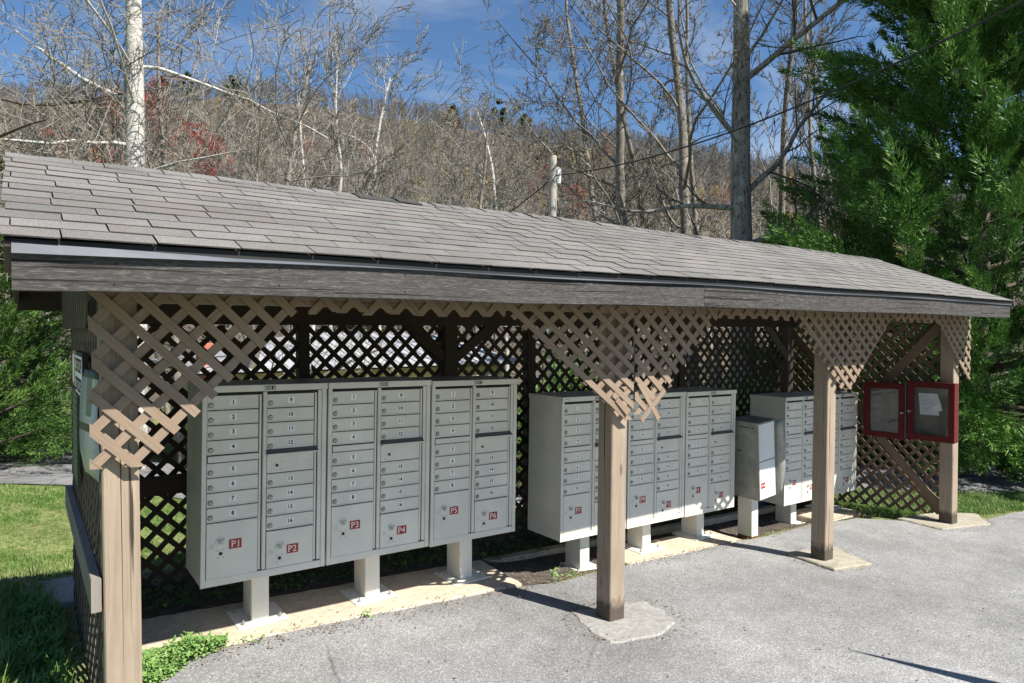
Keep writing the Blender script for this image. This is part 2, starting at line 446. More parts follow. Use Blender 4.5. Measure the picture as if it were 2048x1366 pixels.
# ------------------------------------------------------------------ mesh helpers
class MB:
    """collects geometry for ONE mesh object"""
    def __init__(self):
        self.v = []; self.f = []; self.uv = []; self.mi = []; self.smooth = []
    def add(self, verts, faces, uvs=None, mi=0, smooth=False):
        o = len(self.v)
        self.v.extend([tuple(p) for p in verts])
        for k, fc in enumerate(faces):
            self.f.append([o + i for i in fc])
            self.mi.append(mi); self.smooth.append(smooth)
            if uvs is None:
                self.uv.extend([(0.0, 0.0)] * len(fc))
            else:
                self.uv.extend(uvs[k])
    def box(self, x0, x1, y0, y1, z0, z1, mi=0):
        v = [(x0,y0,z0),(x1,y0,z0),(x1,y1,z0),(x0,y1,z0),(x0,y0,z1),(x1,y0,z1),(x1,y1,z1),(x0,y1,z1)]
        f = [(3,2,1,0),(4,5,6,7),(0,1,5,4),(1,2,6,5),(2,3,7,6),(3,0,4,7)]
        uv = []
        for q in f:
            pts = [Vector(v[i]) for i in q]
            e = (pts[1]-pts[0]); g = (pts[3]-pts[0])
            uv.append([(0,0),(e.length,0),(e.length,g.length),(0,g.length)])
        self.add(v, f, uv, mi)
    def timber(self, p0, p1, w, t, side=Vector((0,0,1)), ch=0.0, mi=0, bend=None, uo=None):
        """bar from p0 to p1; w across 'side', t the other way; UV u along the grain; chamfer ch"""
        p0 = Vector(p0); p1 = Vector(p1)
        d = (p1 - p0); L = d.length; d.normalize()
        s = Vector(side); s = (s - d * s.dot(d)).normalized()
        n = d.cross(s)
        a, b = w/2, t/2
        if ch > 0:
            sec = [(-a+ch,-b),(a-ch,-b),(a,-b+ch),(a,b-ch),(a-ch,b),(-a+ch,b),(-a,b-ch),(-a,-b+ch)]
        else:
            sec = [(-a,-b),(a,-b),(a,b),(-a,b)]
        k = len(sec)
        nseg = 1 if bend is None else 8
        ou, ov = (random.random()*20 if uo is None else uo), random.random()*20
        vs = []
        for i in range(nseg+1):
            q = i/nseg
            off = Vector((0,0,0)) if bend is None else bend * math.sin(math.pi*q)
            for (x, y) in sec:
                vs.append(p0 + d*L*q + s*x + n*y + off)
        fs, uvs = [], []
        per = [0]
        for j in range(k):
            x0,y0 = sec[j]; x1,y1 = sec[(j+1)%k]
            per.append(per[-1] + math.hypot(x1-x0, y1-y0))
        for i in range(nseg):
            for j in range(k):
                j2 = (j+1)%k
                fs.append((i*k+j, i*k+j2, (i+1)*k+j2, (i+1)*k+j))
                u0, u1 = ou+L*i/nseg, ou+L*(i+1)/nseg
                uvs.append([(u0,ov+per[j]),(u0,ov+per[j+1]),(u1,ov+per[j+1]),(u1,ov+per[j])])
        fs.append(tuple(range(k-1,-1,-1))); uvs.append([(ou+sec[j][0], ov+sec[j][1]) for j in range(k-1,-1,-1)])
        fs.append(tuple(nseg*k+j for j in range(k))); uvs.append([(ou+sec[j][0], ov+sec[j][1]) for j in range(k)])
        self.add(vs, fs, uvs, mi)
    def tube(self, pts, rad, n=6, mi=0, smooth=True, cap=True):
        vs = []; k = len(pts)
        prev = None
        for i in range(k):
            a = pts[max(i-1,0)]; b = pts[min(i+1,k-1)]
            d = (b - a).normalized()
            if prev is None:
                up = Vector((0,0,1)) if abs(d.z) < 0.9 else Vector((1,0,0))
                u = d.cross(up).normalized()
            else:
                u = (prev - d*prev.dot(d))
                u = u.normalized() if u.length > 1e-6 else d.orthogonal().normalized()
            prev = u
            w = d.cross(u)
            for j in range(n):
                a2 = 2*math.pi*j/n
                vs.append(pts[i] + (u*math.cos(a2) + w*math.sin(a2))*rad[i])
        fs = []; uvs = []
        L = 0
        for i in range(k-1):
            l2 = L + (pts[i+1]-pts[i]).length
            for j in range(n):
                j2 = (j+1)%n
                fs.append((i*n+j, i*n+j2, (i+1)*n+j2, (i+1)*n+j))
                r = rad[i]*2*math.pi/n
                uvs.append([(L,j*r),(L,(j+1)*r),(l2,(j+1)*r),(l2,j*r)])
            L = l2
        self.add(vs, fs, uvs, mi, smooth)
        if cap:
            self.add(vs[:n], [tuple(range(n-1,-1,-1))], None, mi)
            self.add(vs[-n:], [tuple(range(n))], None, mi)
    def cyl(self, c, axis, r0, r1, h, n=16, mi=0, smooth=True):
        c = Vector(c); axis = Vector(axis).normalized()
        self.tube([c, c+axis*h], [r0, r1], n, mi, smooth)
    def prism(self, poly, z0, z1, mi=0, jit=0.0):
        k = len(poly)
        vs = [(x, y, z0) for x, y in poly] + [(x, y, z1 if not callable(z1) else z1(x, y)) for x, y in poly]
        if callable(z0):
            vs[:k] = [(x, y, z0(x, y)) for x, y in poly]
        fs = [tuple(range(k-1,-1,-1)), tuple(range(k, 2*k))]
        for j in range(k):
            j2 = (j+1)%k
            fs.append((j, j2, k+j2, k+j))
        self.add(vs, fs, None, mi)
    def mesh(self, name, mats):
        me = bpy.data.meshes.new(name)
        me.from_pydata(self.v, [], self.f)
        uvl = me.uv_layers.new(name="UVMap")
        flat = np.array(self.uv, dtype=np.float32).ravel()
        if len(flat) == len(uvl.data)*2:
            uvl.data.foreach_set("uv", flat)
        for m in mats:
            me.materials.append(m)
        me.polygons.foreach_set("material_index", self.mi)
        me.polygons.foreach_set("use_smooth", self.smooth)
        me.update()
        return me

def obj(name, data, mats=None, parent=None, loc=None, rot=None, kind=None):
    me = data.mesh(name, mats if isinstance(mats, (list, tuple)) else [mats]) if isinstance(data, MB) else data
    o = bpy.data.objects.new(name, me)
    COL.objects.link(o)
    if parent is not None:
        o.parent = parent
    if loc is not None:
        o.location = loc
    if rot is not None:
        o.rotation_euler = rot
    if kind:
        o["kind"] = kind
    return o

def tag(o, label, cat, group=None, kind=None):
    o["label"] = label
    o["category"] = cat
    if group: o["group"] = group
    if kind: o["kind"] = kind
    return o

def empty(name, loc, label, cat, group=None, rot=None):
    o = bpy.data.objects.new(name, None)
    o.empty_display_size = 0.1
    o.location = loc
    if rot: o.rotation_euler = rot
    COL.objects.link(o)
    return tag(o, label, cat, group)

def fast_mesh(name, verts, nper, mats, mat_idx=None, smooth=False):
    """verts (F,nper,3) -> a mesh of F separate faces"""
    F = verts.shape[0]
    me = bpy.data.meshes.new(name)
    me.vertices.add(F*nper)
    me.vertices.foreach_set("co", verts.astype(np.float32).ravel())
    me.loops.add(F*nper)
    me.loops.foreach_set("vertex_index", np.arange(F*nper, dtype=np.int32))
    me.polygons.add(F)
    me.polygons.foreach_set("loop_start", np.arange(0, F*nper, nper, dtype=np.int32))
    for m in (mats if isinstance(mats, (list, tuple)) else [mats]):
        me.materials.append(m)
    if mat_idx is not None:
        me.polygons.foreach_set("material_index", mat_idx.astype(np.int32))
    me.update(calc_edges=True)
    return me

def sstep(a, b, x):
    t = min(1, max(0, (x-a)/(b-a)))
    return t*t*(3-2*t)

# ------------------------------------------------------------------ ground height
CT, ST = math.cos(HEADING), math.sin(HEADING)
PX = [-60, -20, -5, 1.4, 3.3, 6.0, 8.7, 12, 20, 60]
PZ = [1.5, 0.7, 0.22, 0.015, -0.085, -0.215, -0.31, -0.46, -0.75, -1.2]
SKX = [-1500, -400, 0, 280, 500, 600, 700, 800, 900, 1000, 1100, 1300, 1600, 2048, 2800]
SKY = [230, 195, 168, 152, 152, 160, 172, 188, 205, 217, 233, 258, 320, 400, 470]
def hill(x, y):
    D = x*CT + y*ST
    L = x*ST - y*CT
    t = (D - 36)/320.0
    if t <= 0: return 0.0
    H = 356*(660 - float(np.interp(1024 + 1365*L/356, SKX, SKY)))/1365 - 8
    if t < 1:
        z = H*(0.28*t + 0.72*t**1.35)
    else:
        z = H*(1 - 0.25*(t-1)) - 6*(t-1)
        z = max(z, -5)
    return z + 1.6*math.sin(x*0.045+1)*math.sin(y*0.05)*min(1, t*6)
def G(x, y):
    z = float(np.interp(x, PX, PZ))
    # worn strip under the mailboxes
    z -= 0.085*sstep(4.15, 4.4, y)*(1 - sstep(5.4, 6.4, y))*sstep(3.0, 3.6, x)*(1 - sstep(8.2, 9, x))
    # drop towards the yellow building
    z -= 0.62*sstep(5.9, 8.4, y)*(1-sstep(6.5, 9.5, x))
    z -= 0.50*sstep(8.5, 13.2, y)*sstep(0.8, 4.5, x)
    return z + hill(x, y)

def axis_pts(lo, f0, f1, hi, step, n):
    a = [f0 - (f0-lo)*((i/n)**2.2) for i in range(n, 0, -1)]
    b = list(np.arange(f0, f1+1e-6, step))
    c = [f1 + (hi-f1)*((i/n)**2.2) for i in range(1, n+1)]
    return a + b + c

def build_ground():
    xs = axis_pts(-900, -5, 16, 1500, 0.3, 46)
    ys = axis_pts(-400, -3, 18, 1500, 0.3, 46)
    nx, ny = len(xs), len(ys)
    v = [(x, y, G(x, y)) for y in ys for x in xs]
    f = [(j*nx+i, j*nx+i+1, (j+1)*nx+i+1, (j+1)*nx+i) for j in range(ny-1) for i in range(nx-1)]
    me = bpy.data.meshes.new("ground")
    me.from_pydata(v, [], f)
    me.materials.append(M["ground"])
    me.polygons.foreach_set("use_smooth", [True]*len(f))
    o = obj("ground", me, kind="structure")
    return o
build_ground()

def sheet(name, poly, off, mat, step=0.35, jitter=0.0, G_=G, sub=0.25):
    """draped sheet: irregular outline, interior grid, follows the ground"""
    pts = []
    n = len(poly)
    for i in range(n):
        a = Vector(poly[i]); b = Vector(poly[(i+1)%n])
        k = max(1, int((b-a).length/sub))
        for j in range(k):
            p = a.lerp(b, j/k)
            if jitter and j:
                p = p + Vector((random.uniform(-jitter, jitter), random.uniform(-jitter, jitter)))
            pts.append(p)
    nb = len(pts)
    edges = [(i, (i+1)%nb) for i in range(nb)]
    minx = min(p.x for p in pts); maxx = max(p.x for p in pts)
    miny = min(p.y for p in pts); maxy = max(p.y for p in pts)
    def inside(px, py):
        c = False
        for i in range(n):
            x0, y0 = poly[i]; x1, y1 = poly[(i+1)%n]
            if (y0 > py) != (y1 > py) and px < (x1-x0)*(py-y0)/(y1-y0)+x0:
                c = not c
        return c
    x = minx
    while x < maxx:
        y = miny
        while y < maxy:
            if inside(x, y): pts.append(Vector((x, y)))
            y += step
        x += step
    vs, es, fs, *_ = delaunay_2d_cdt([Vector(p) for p in pts], edges, [], 1, 1e-5)
    me = bpy.data.meshes.new(name)
    me.from_pydata([(p.x, p.y, G_(p.x, p.y)+off) for p in vs], [], [list(f) for f in fs])
    me.materials.append(mat)
    me.polygons.foreach_set("use_smooth", [True]*len(me.polygons))
    return obj(name, me, kind="structure")

# ------------------------------------------------------------------ paving, soil, slabs
def under_shelter():
    poly = [(0.45,4.15),(0.45,5.9),(8.6,5.9),(8.5,4.55),(7.9,4.1)]
    sheet("soil", poly, 0.012, M["soil"], 0.2, 0.04)
under_shelter()
asp = [(0.50,3.98),(0.44,3.4),(0.42,2.6),(0.2,1.6),(-3,-1),(-6,-4),(30,-4),(30,-3),(18,0.2),(13,2.3),(11.2,3.05),(9.9,3.25),(9.3,3.25),(8.6,3.45),(8.2,3.72),
       (7.8,4.08),(7.0,4.2),(6.2,4.16),(5.86,4.2),(4.6,4.22),(3.9,4.2),(3.4,4.14),(3.14,4.2),(2.2,4.24),(1.4,4.25),(0.85,4.23)]
sheet("pavement", asp, 0.022, M["asphalt"], 0.4, 0.018, sub=0.18)
def drive():
    c = [Vector(p) for p in [(34,-4.5),(22,0.3),(16,2.75),(12.6,4.35),(10.2,5.75),(8.2,7.4),(6.0,9.4),(3.8,11.6),(1.6,14.2),(-0.6,15.8),(-6,17.6),(-14,20)]]
    w = [1.6,1.4,1.25,1.1,1.1,1.15,1.2,1.3,1.6,1.7,1.7,1.7]
    Lp, Rp = [], []
    for i in range(len(c)):
        a = c[max(0,i-1)]; b = c[min(len(c)-1,i+1)]
        d = (b-a).normalized(); n = Vector((-d.y, d.x))
        Lp.append(tuple(c[i]+n*w[i])); Rp.append(tuple(c[i]-n*w[i]))
    sheet("driveway", Lp + Rp[::-1], 0.022, M["asphalt_drive"], 0.5, 0.02)
drive()

def slab(name, poly, top, thick, mat, label, jit=0.008, group=None):
    pts = []
    n = len(poly)
    for i in range(n):
        a = Vector(poly[i]); b = Vector(poly[(i+1)%n])
        k = max(2, int((b-a).length/0.07))
        for j in range(k):
            p = a.lerp(b, j/k)
            pts.append((p.x+random.uniform(-jit,jit), p.y+random.uniform(-jit,jit)))
    m = MB()
    inner = []
    cx = sum(p[0] for p in pts)/len(pts); cy = sum(p[1] for p in pts)/len(pts)
    k = len(pts)
    ch = 0.008
    ring0 = [(x, y, top(x,y)-thick) for x, y in pts]
    ring1 = [(x, y, top(x,y)-ch-random.uniform(0,.004)) for x, y in pts]
    ring2 = []
    for x, y in pts:
        dx, dy = cx-x, cy-y
        l = math.hypot(dx, dy)
        ring2.append((x+dx/l*0.012, y+dy/l*0.012, top(x,y)))
    fs = []
    for j in range(k):
        j2 = (j+1)%k
        fs.append((j, j2, k+j2, k+j)); fs.append((k+j, k+j2, 2*k+j2, 2*k+j))
    fs.append(tuple(2*k+j for j in range(k)))
    m.add(ring0+ring1+ring2, fs)
    o = obj(name, m, mat)
    o["kind"] = "structure"
    if label: o["label"] = label
    return o
def lin(x0, z0, x1, z1):
    return lambda x, y: z0 + (z1-z0)*(x-x0)/(x1-x0)
slab("concrete_slab", [(0.35,4.26),(3.12,4.215),(3.15,4.86),(0.35,4.9)], lin(0.35,0.082,3.1,-0.032), 0.25, M["slab"], None)
slab("concrete_slab", [(4.35,4.27),(5.86,4.215),(5.86,4.66),(4.35,4.72)], lin(4.4,-0.155,5.8,-0.185), 0.2, M["slab"], None)
slab("concrete_slab", [(7.45,4.2),(8.28,4.2),(8.28,4.72),(7.45,4.75)], lin(7.4,-0.27,8.3,-0.29), 0.2, M["slab"], None)
slab("concrete_slab", [(2.9,4.98),(8.1,4.98),(8.1,5.06),(2.9,5.07)], lin(2.9,-0.10,8.1,-0.30), 0.2, M["slab"], None)
slab("concrete_pad", [(2.97,3.10),(3.12,3.05),(3.36,3.02),(3.60,3.10),(3.68,3.3),(3.70,3.50),(3.42,3.58),(3.1,3.60),(2.99,3.35)], lin(3.3,-0.053,6,-0.185), 0.05, M["pad_light"], None, 0.014)
slab("concrete_pad", [(5.72,3.16),(6.2,3.08),(6.40,3.55),(5.78,3.68)], lin(5.7,-0.155,6.6,-0.195), 0.08, M["pad"], None, 0.01)
slab("concrete_pad", [(8.15,3.3),(8.95,3.12),(9.35,3.42),(8.95,3.72),(8.2,3.8)], lin(8.2,-0.255,9.3,-0.295), 0.09, M["pad"], None, 0.01)
slab("concrete_pad", [(-0.02,5.45),(0.55,5.4),(0.6,5.95),(0.0,6.02)], lambda x, y: 0.10, 0.15, M["pad_light"], None, 0.012)

# ------------------------------------------------------------------ THE SHELTER
SH = empty("mailbox_shelter", (0.34, 3.4, 0.0), "long open wooden shelter with shingle roof and lattice walls over the grey mailboxes", "shelter")
SHI = Matrix.Translation((-0.34, -3.4, 0))
def sh_part(name, mb, mats, parent=None, kind=None):
    """parts of the shelter are modelled in world coordinates and shifted to the empty"""
    mb.v = [(x-0.34, y-3.4, z) for x, y, z in mb.v] if parent is None else mb.v
    o = obj(name, mb, mats, parent or SH, kind=kind)
    return o

def post(x0, y0, w, zb, zt, lean=(0, 0), mat="post", name="post"):
    m = MB()
    m.timber((x0+w/2, y0+w/2, zb), (x0+w/2+lean[0], y0+w/2+lean[1], zt), w, w, Vector((1,0,0)), 0.006, uo=0.0)
    return sh_part(name, m, M[mat])
post(0.27, 3.33, 0.14, 0.0, 2.36, (-0.012, 0))
post(3.195, 3.33, 0.14, -0.07, 2.36, (0.035, 0), )
post(5.85, 3.33, 0.14, -0.18, 2.36, (0.05, 0.0))
post(8.47, 3.33, 0.14, -0.28, 2.36, (0.0, 0))
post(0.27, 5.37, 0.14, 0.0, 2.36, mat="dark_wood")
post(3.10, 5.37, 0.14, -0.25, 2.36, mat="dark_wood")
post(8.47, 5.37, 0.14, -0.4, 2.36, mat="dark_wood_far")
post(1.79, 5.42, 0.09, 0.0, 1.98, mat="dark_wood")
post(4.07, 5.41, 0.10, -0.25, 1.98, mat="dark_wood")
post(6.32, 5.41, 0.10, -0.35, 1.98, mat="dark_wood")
post(0.35, 5.42, 0.09, 0.02, 0.62, mat="dark_wood", name="stub_post")

CROWN = lambda x: 0.014*math.sin(math.pi*min(1, max(0, x/8.8))) + 0.004*math.sin(x*2.1)
EY, RY, BY = 2.875, 4.42, 5.965
EZ, RZ = 2.235, 2.835
SL = (RZ-EZ)/(RY-EY)
X0, X1 = -0.06, 8.80
# beams
def beam(name, p0, p1, w, t, side=(0,0,1), mat="taupe", ch=0.003):
    m = MB(); m.timber(p0, p1, w, t, Vector(side), ch)
    return sh_part(name, m, M[mat])
beam("header_beam", (0.27,3.312,2.20), (8.61,3.312,2.20), 0.33, 0.03)
beam("header_beam", (0.27,5.345,2.07), (8.61,5.345,2.07), 0.22, 0.045, mat="dark_wood")
beam("header_beam", (0.30,3.48,2.07), (0.30,5.35,2.07), 0.2, 0.04, mat="dark_wood")
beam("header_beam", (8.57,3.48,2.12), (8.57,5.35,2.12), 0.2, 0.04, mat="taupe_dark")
beam("rail", (0.42,5.36,0.82), (1.78,5.36,0.82), 0.135, 0.04, mat="dark_wood")
beam("rail", (0.240,3.34,0.80), (0.240,5.5,0.80), 0.14, 0.038, mat="raw_end")
beam("ridge_beam", (0.1,RY,RZ-0.12), (8.7,RY,RZ-0.12), 0.14, 0.04, mat="dark_wood")
beam("brace", (2.72,5.40,1.98), (3.12,5.40,1.66), 0.09, 0.04, mat="dark_wood")
beam("brace", (3.66,5.40,1.98), (3.22,5.40,1.66), 0.09, 0.04, mat="dark_wood")
beam("brace", (7.95,5.36,1.98), (8.5,5.36,1.50), 0.09, 0.04, mat="dark_wood_far")
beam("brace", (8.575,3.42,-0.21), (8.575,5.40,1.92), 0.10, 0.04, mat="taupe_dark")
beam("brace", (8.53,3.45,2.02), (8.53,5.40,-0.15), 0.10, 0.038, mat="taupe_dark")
for i in range(15):
    x = 0.28 + i*0.595
    for sgn, ya, yb in ((1, EY+0.05, RY-0.03), (-1, BY-0.05, RY+0.03)):
        z0 = EZ-0.075; z1 = RZ-0.085
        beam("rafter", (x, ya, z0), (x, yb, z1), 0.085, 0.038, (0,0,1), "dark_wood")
# fascia boards (butt joints), back fascia, barge boards
for a, b in ((-0.03, 3.62), (3.623, 8.02), (8.023, 8.77)):
    m = MB()
    n = 10
    prev = None
    ou = random.random()*10
    pts = [a + (b-a)*i/n for i in range(n+1)]
    sec = [(2.90, -0.070), (2.90, 0.066), (2.904, 0.07), (2.94, 0.07), (2.94, -0.07), (2.904, -0.074)]
    vs = []
    for x in pts:
        c = 2.128 + CROWN(x)
        for (y, z) in sec:
            vs.append((x, y, c + z + (0.0015*math.sin(x*5+a))))
    k = len(sec); fs = []; uvs = []
    per = [0]
    for j in range(k):
        y0, z0 = sec[j]; y1, z1 = sec[(j+1)%k]
        per.append(per[-1]+math.hypot(y1-y0, z1-z0))
    for i in range(n):
        for j in range(k):
            j2 = (j+1)%k
            fs.append((i*k+j, i*k+j2, (i+1)*k+j2, (i+1)*k+j))
            uvs.append([(ou+pts[i],per[j]),(ou+pts[i],per[j+1]),(ou+pts[i+1],per[j+1]),(ou+pts[i+1],per[j])])
    fs.append(tuple(range(k-1,-1,-1))); uvs.append([(sec[j][0]*3, sec[j][1]) for j in range(k-1,-1,-1)])
    fs.append(tuple(n*k+j for j in range(k))); uvs.append([(sec[j][0]*3, sec[j][1]) for j in range(k)])
    m.add(vs, fs, uvs)
    sh_part("fascia_board", m, M["fascia"])
beam("fascia_board", (-0.03,5.93,2.13), (8.77,5.93,2.13), 0.14, 0.038, mat="dark_wood")
for x in (-0.035, 8.772):
    beam("barge_board", (x, EY+0.07, EZ-0.07), (x, RY, RZ-0.075), 0.10, 0.034, mat="dark_wood_far")
    beam("barge_board", (x, BY-0.07, EZ-0.07), (x, RY, RZ-0.075), 0.10, 0.034, mat="dark_wood_far")

m = MB()
for i in range(15):
    x = 0.28 + i*0.595
    for dz in (-0.035, 0.04):
        m.cyl((x+random.uniform(-.012,.012), 2.9002, 2.128+CROWN(x)+dz+random.uniform(-.01,.01)), (0,-1,0), 0.0055, 0.005, 0.0015, 8)
sh_part("nail_heads", m, M["tar"], kind="stuff")
# roof part: deck + back slope; shingles are its sub-parts
def roof_build():
    m = MB()
    n = 20
    prof = [(EY+0.02, EZ-0.012), (RY, RZ-0.012), (BY-0.01, EZ-0.012), (BY-0.01, EZ-0.03), (RY, RZ-0.03), (EY+0.02, EZ-0.03)]
    vs = []
    for i in range(n+1):
        x = X0+0.01 + (X1-X0-0.02)*i/n
        for y, z in prof: vs.append((x-0.34, y-3.4, z+CROWN(x)))
    k = 6; fs = []
    for i in range(n):
        for j in range(k):
            j2 = (j+1)%k
            fs.append((i*k+j, (i+1)*k+j, (i+1)*k+j2, i*k+j2))
    fs.append((0,1,2,3,4,5)[:]); fs.append(tuple(n*k+j for j in (5,4,3,2,1,0)))
    m.add(vs, fs)
    roof = obj("roof", m, M["dark_wood"], SH)
    # tab: a wedge-shaped thin slab. local x along eave, y up-slope, z normal
    tw, tl = 0.2985, 0.150
    t = MB()
    vs = []
    g = 6
    for (yy, zt, zb) in ((0, 0.0080, 0.0030), (tl, 0.0030, 0.0010)):
        for j in range(g+1):
            x = -tw/2 + tw*j/g
            vs.append((x, yy + (0 if yy else 0.0008*((j*7)%3)), zt)); vs.append((x, yy, zb))
    f = []
    w = 2*(g+1)
    for j in range(g):
        a = 2*j
        f.append((a, a+2, w+a+2, w+a))       # top
        f.append((a+1, w+a+1, w+a+3, a+3))   # bottom
        f.append((a+1, a+3, a+2, a))         # front edge
        f.append((w+a, w+a+2, w+a+3, w+a+1))
    f.append((0, w, w+1, 1)); f.append((2*g, 2*g+1, w+2*g+1, w+2*g))
    t.add(vs, f)
    for q, fc in enumerate(f):
        if q >= 4*g or (q % 4) == 2: t.mi[q] = 1
    tab = t.mesh("shingle", [M["shingle"], M["shingle_dark"]])
    ang = math.atan(SL)
    slope_len = math.hypot(RY-EY, RZ-EZ)
    rows = 13
    expo = slope_len/rows
    Rm = Matrix.Rotation(ang, 4, 'X')
    cand = []
    for r in range(rows):
        s = r*expo
        y = EY + s*math.cos(ang)
        off = (0.0, 0.147, 0.02, 0.152, -0.01)[r % 5] - 0.13 + random.uniform(-.012, .012)
        x = X0 + off - (0.3035 if off > 0 else 0)
        while x < X1+0.1:
            xa, xb = x, x+0.2985
            ca, cb = max(xa, X0-(0.012*random.random())), min(xb, X1)
            if cb-ca > 0.012:
                xc = (ca+cb)/2
                z = EZ + s*math.sin(ang) + CROWN(xc)
                sx = (cb-ca)/0.2985
                D = xc*CT + y*ST
                cand.append((D, xc, y, z, sx))
            x += 0.3035
    cand.sort()
    big = cand[:300]; rest = cand[300:]
    def place(xc, y, z, sx):
        yaw = random.gauss(0, 0.003)
        M4 = Matrix.Translation((xc-0.34, y-3.4, z+random.uniform(0, .0015))) @ Rm @ Matrix.Rotation(yaw, 4, 'Z') @ Matrix.Rotation(random.gauss(0, .004), 4, 'Y') @ Matrix.Diagonal((sx, 1, 1, 1))
        return M4
    for D, xc, y, z, sx in big:
        o = obj("shingle", tab, None, roof)
        o.matrix_local = place(xc, y, z, sx)
    # the far tabs: too many to pick apart -> one part of real geometry
    v0 = np.array([p[:] for p in t.v]); allv = []; allf = []
    for q, (D, xc, y, z, sx) in enumerate(rest):
        M4 = np.array(place(xc, y, z, sx))
        vv = v0 @ M4[:3,:3].T + M4[:3,3]
        allv.extend(vv.tolist()); b = q*len(v0)
        allf.extend([[b+i for i in fc] for fc in t.f])
    me = bpy.data.meshes.new("far_shingles"); me.from_pydata(allv, [], allf); me.materials.append(M["shingle"]); me.materials.append(M["shingle_dark"]); me.polygons.foreach_set("material_index", t.mi*len(rest))
    o = obj("far_shingles", me, None, SH); o["kind"] = "stuff"
    # back slope covering
    m = MB()
    vs = []
    for i in range(n+1):
        x = X0 + (X1-X0)*i/n
        for yy, zz in ((RY, RZ-0.002), (BY, EZ-0.002)):
            vs.append((x-0.34, yy-3.4, zz+CROWN(x)+0.004))
    m.add(vs, [(2*i, 2*i+2, 2*i+3, 2*i+1) for i in range(n)])
    obj("back_roof_slope", m, M["shingle"], SH)
    # ridge caps
    c = MB()
    L = 0.185; w2 = 0.145
    zc = 0.0
    th = 0.006
    prof = []
    for q in (-1, -0.5, -0.12, 0.12, 0.5, 1):
        prof.append((q*w2*math.cos(ang), -abs(q)*w2*math.sin(ang) - (0.004 if abs(q) < .2 else 0)))
    vs = []
    for xx, lift in ((0, 0.010), (L, 0.004)):
        for (yy, zz) in prof: vs.append((xx, yy, zz+lift+th))
        for (yy, zz) in prof: vs.append((xx, yy, zz+lift-th*0.4))
    k = len(prof); w = 2*k
    fs = []
    for j in range(k-1):
        fs.append((j, w+j, w+j+1, j+1)); fs.append((k+j, k+j+1, w+k+j+1, w+k+j)); fs.append((j, j+1, k+j+1, k+j)); fs.append((w+j, w+k+j, w+k+j+1, w+j+1))
    fs.append((0, k, w+k, w)); fs.append((k-1, w+k-1, w+2*k-1, 2*k-1))
    c.add(vs, fs)
    cap = c.mesh("ridge_cap", [M["shingle"]])
    capd = c.mesh("ridge_cap", [M["shingle_dark"]])
    x = X0 - 0.005; i = 0
    while x < X1-0.1:
        dark = (abs(x-1.98) < 0.16) or (abs(x-5.15) < 0.12)
        o = obj("ridge_cap", capd if dark else cap, None, roof)
        o.location = (x-0.34, RY-3.4+random.uniform(-.006,.006), RZ+CROWN(x)+random.uniform(-.002,.003)+(0.004 if dark else 0))
        o.rotation_euler = (random.gauss(0,.012), 0.0, random.gauss(0, .012))
        x += 0.145; i += 1
    return roof
roof_build()

# drip edge: bent strip under the first course; black felt gap behind it
def drip():
    m = MB(); n = 60
    vs = []
    for i in range(n+1):
        x = X0+0.03 + (X1-X0-0.05)*i/n
        q = max(0, 1 - x/1.5)
        z = EZ + CROWN(x)
        hang = 0.030 + 0.012*q + 0.002*math.sin(x*3)
        out = 0.006 + 0.012*q + 0.003*math.sin(x*4.3)
        zs = z-0.034 + 0.022*max(0, 1-x/0.7)
        vs += [(x, 2.895, z-0.002), (x, 2.893, zs), (x, 2.888-out*0.6, z-hang-0.010), (x, 2.893, z-hang-0.013)]
    fs = []
    for i in range(n):
        for j in range(3):
            fs.append((4*i+j, 4*i+j+1, 4*(i+1)+j+1, 4*(i+1)+j))
    m.add(vs, fs, None, 0, False)
    m.mi = [1 if (k % 3) == 0 else 0 for k in range(len(fs))]
    o = sh_part("drip_edge", m, [M["drip"], M["tar"]])
drip()

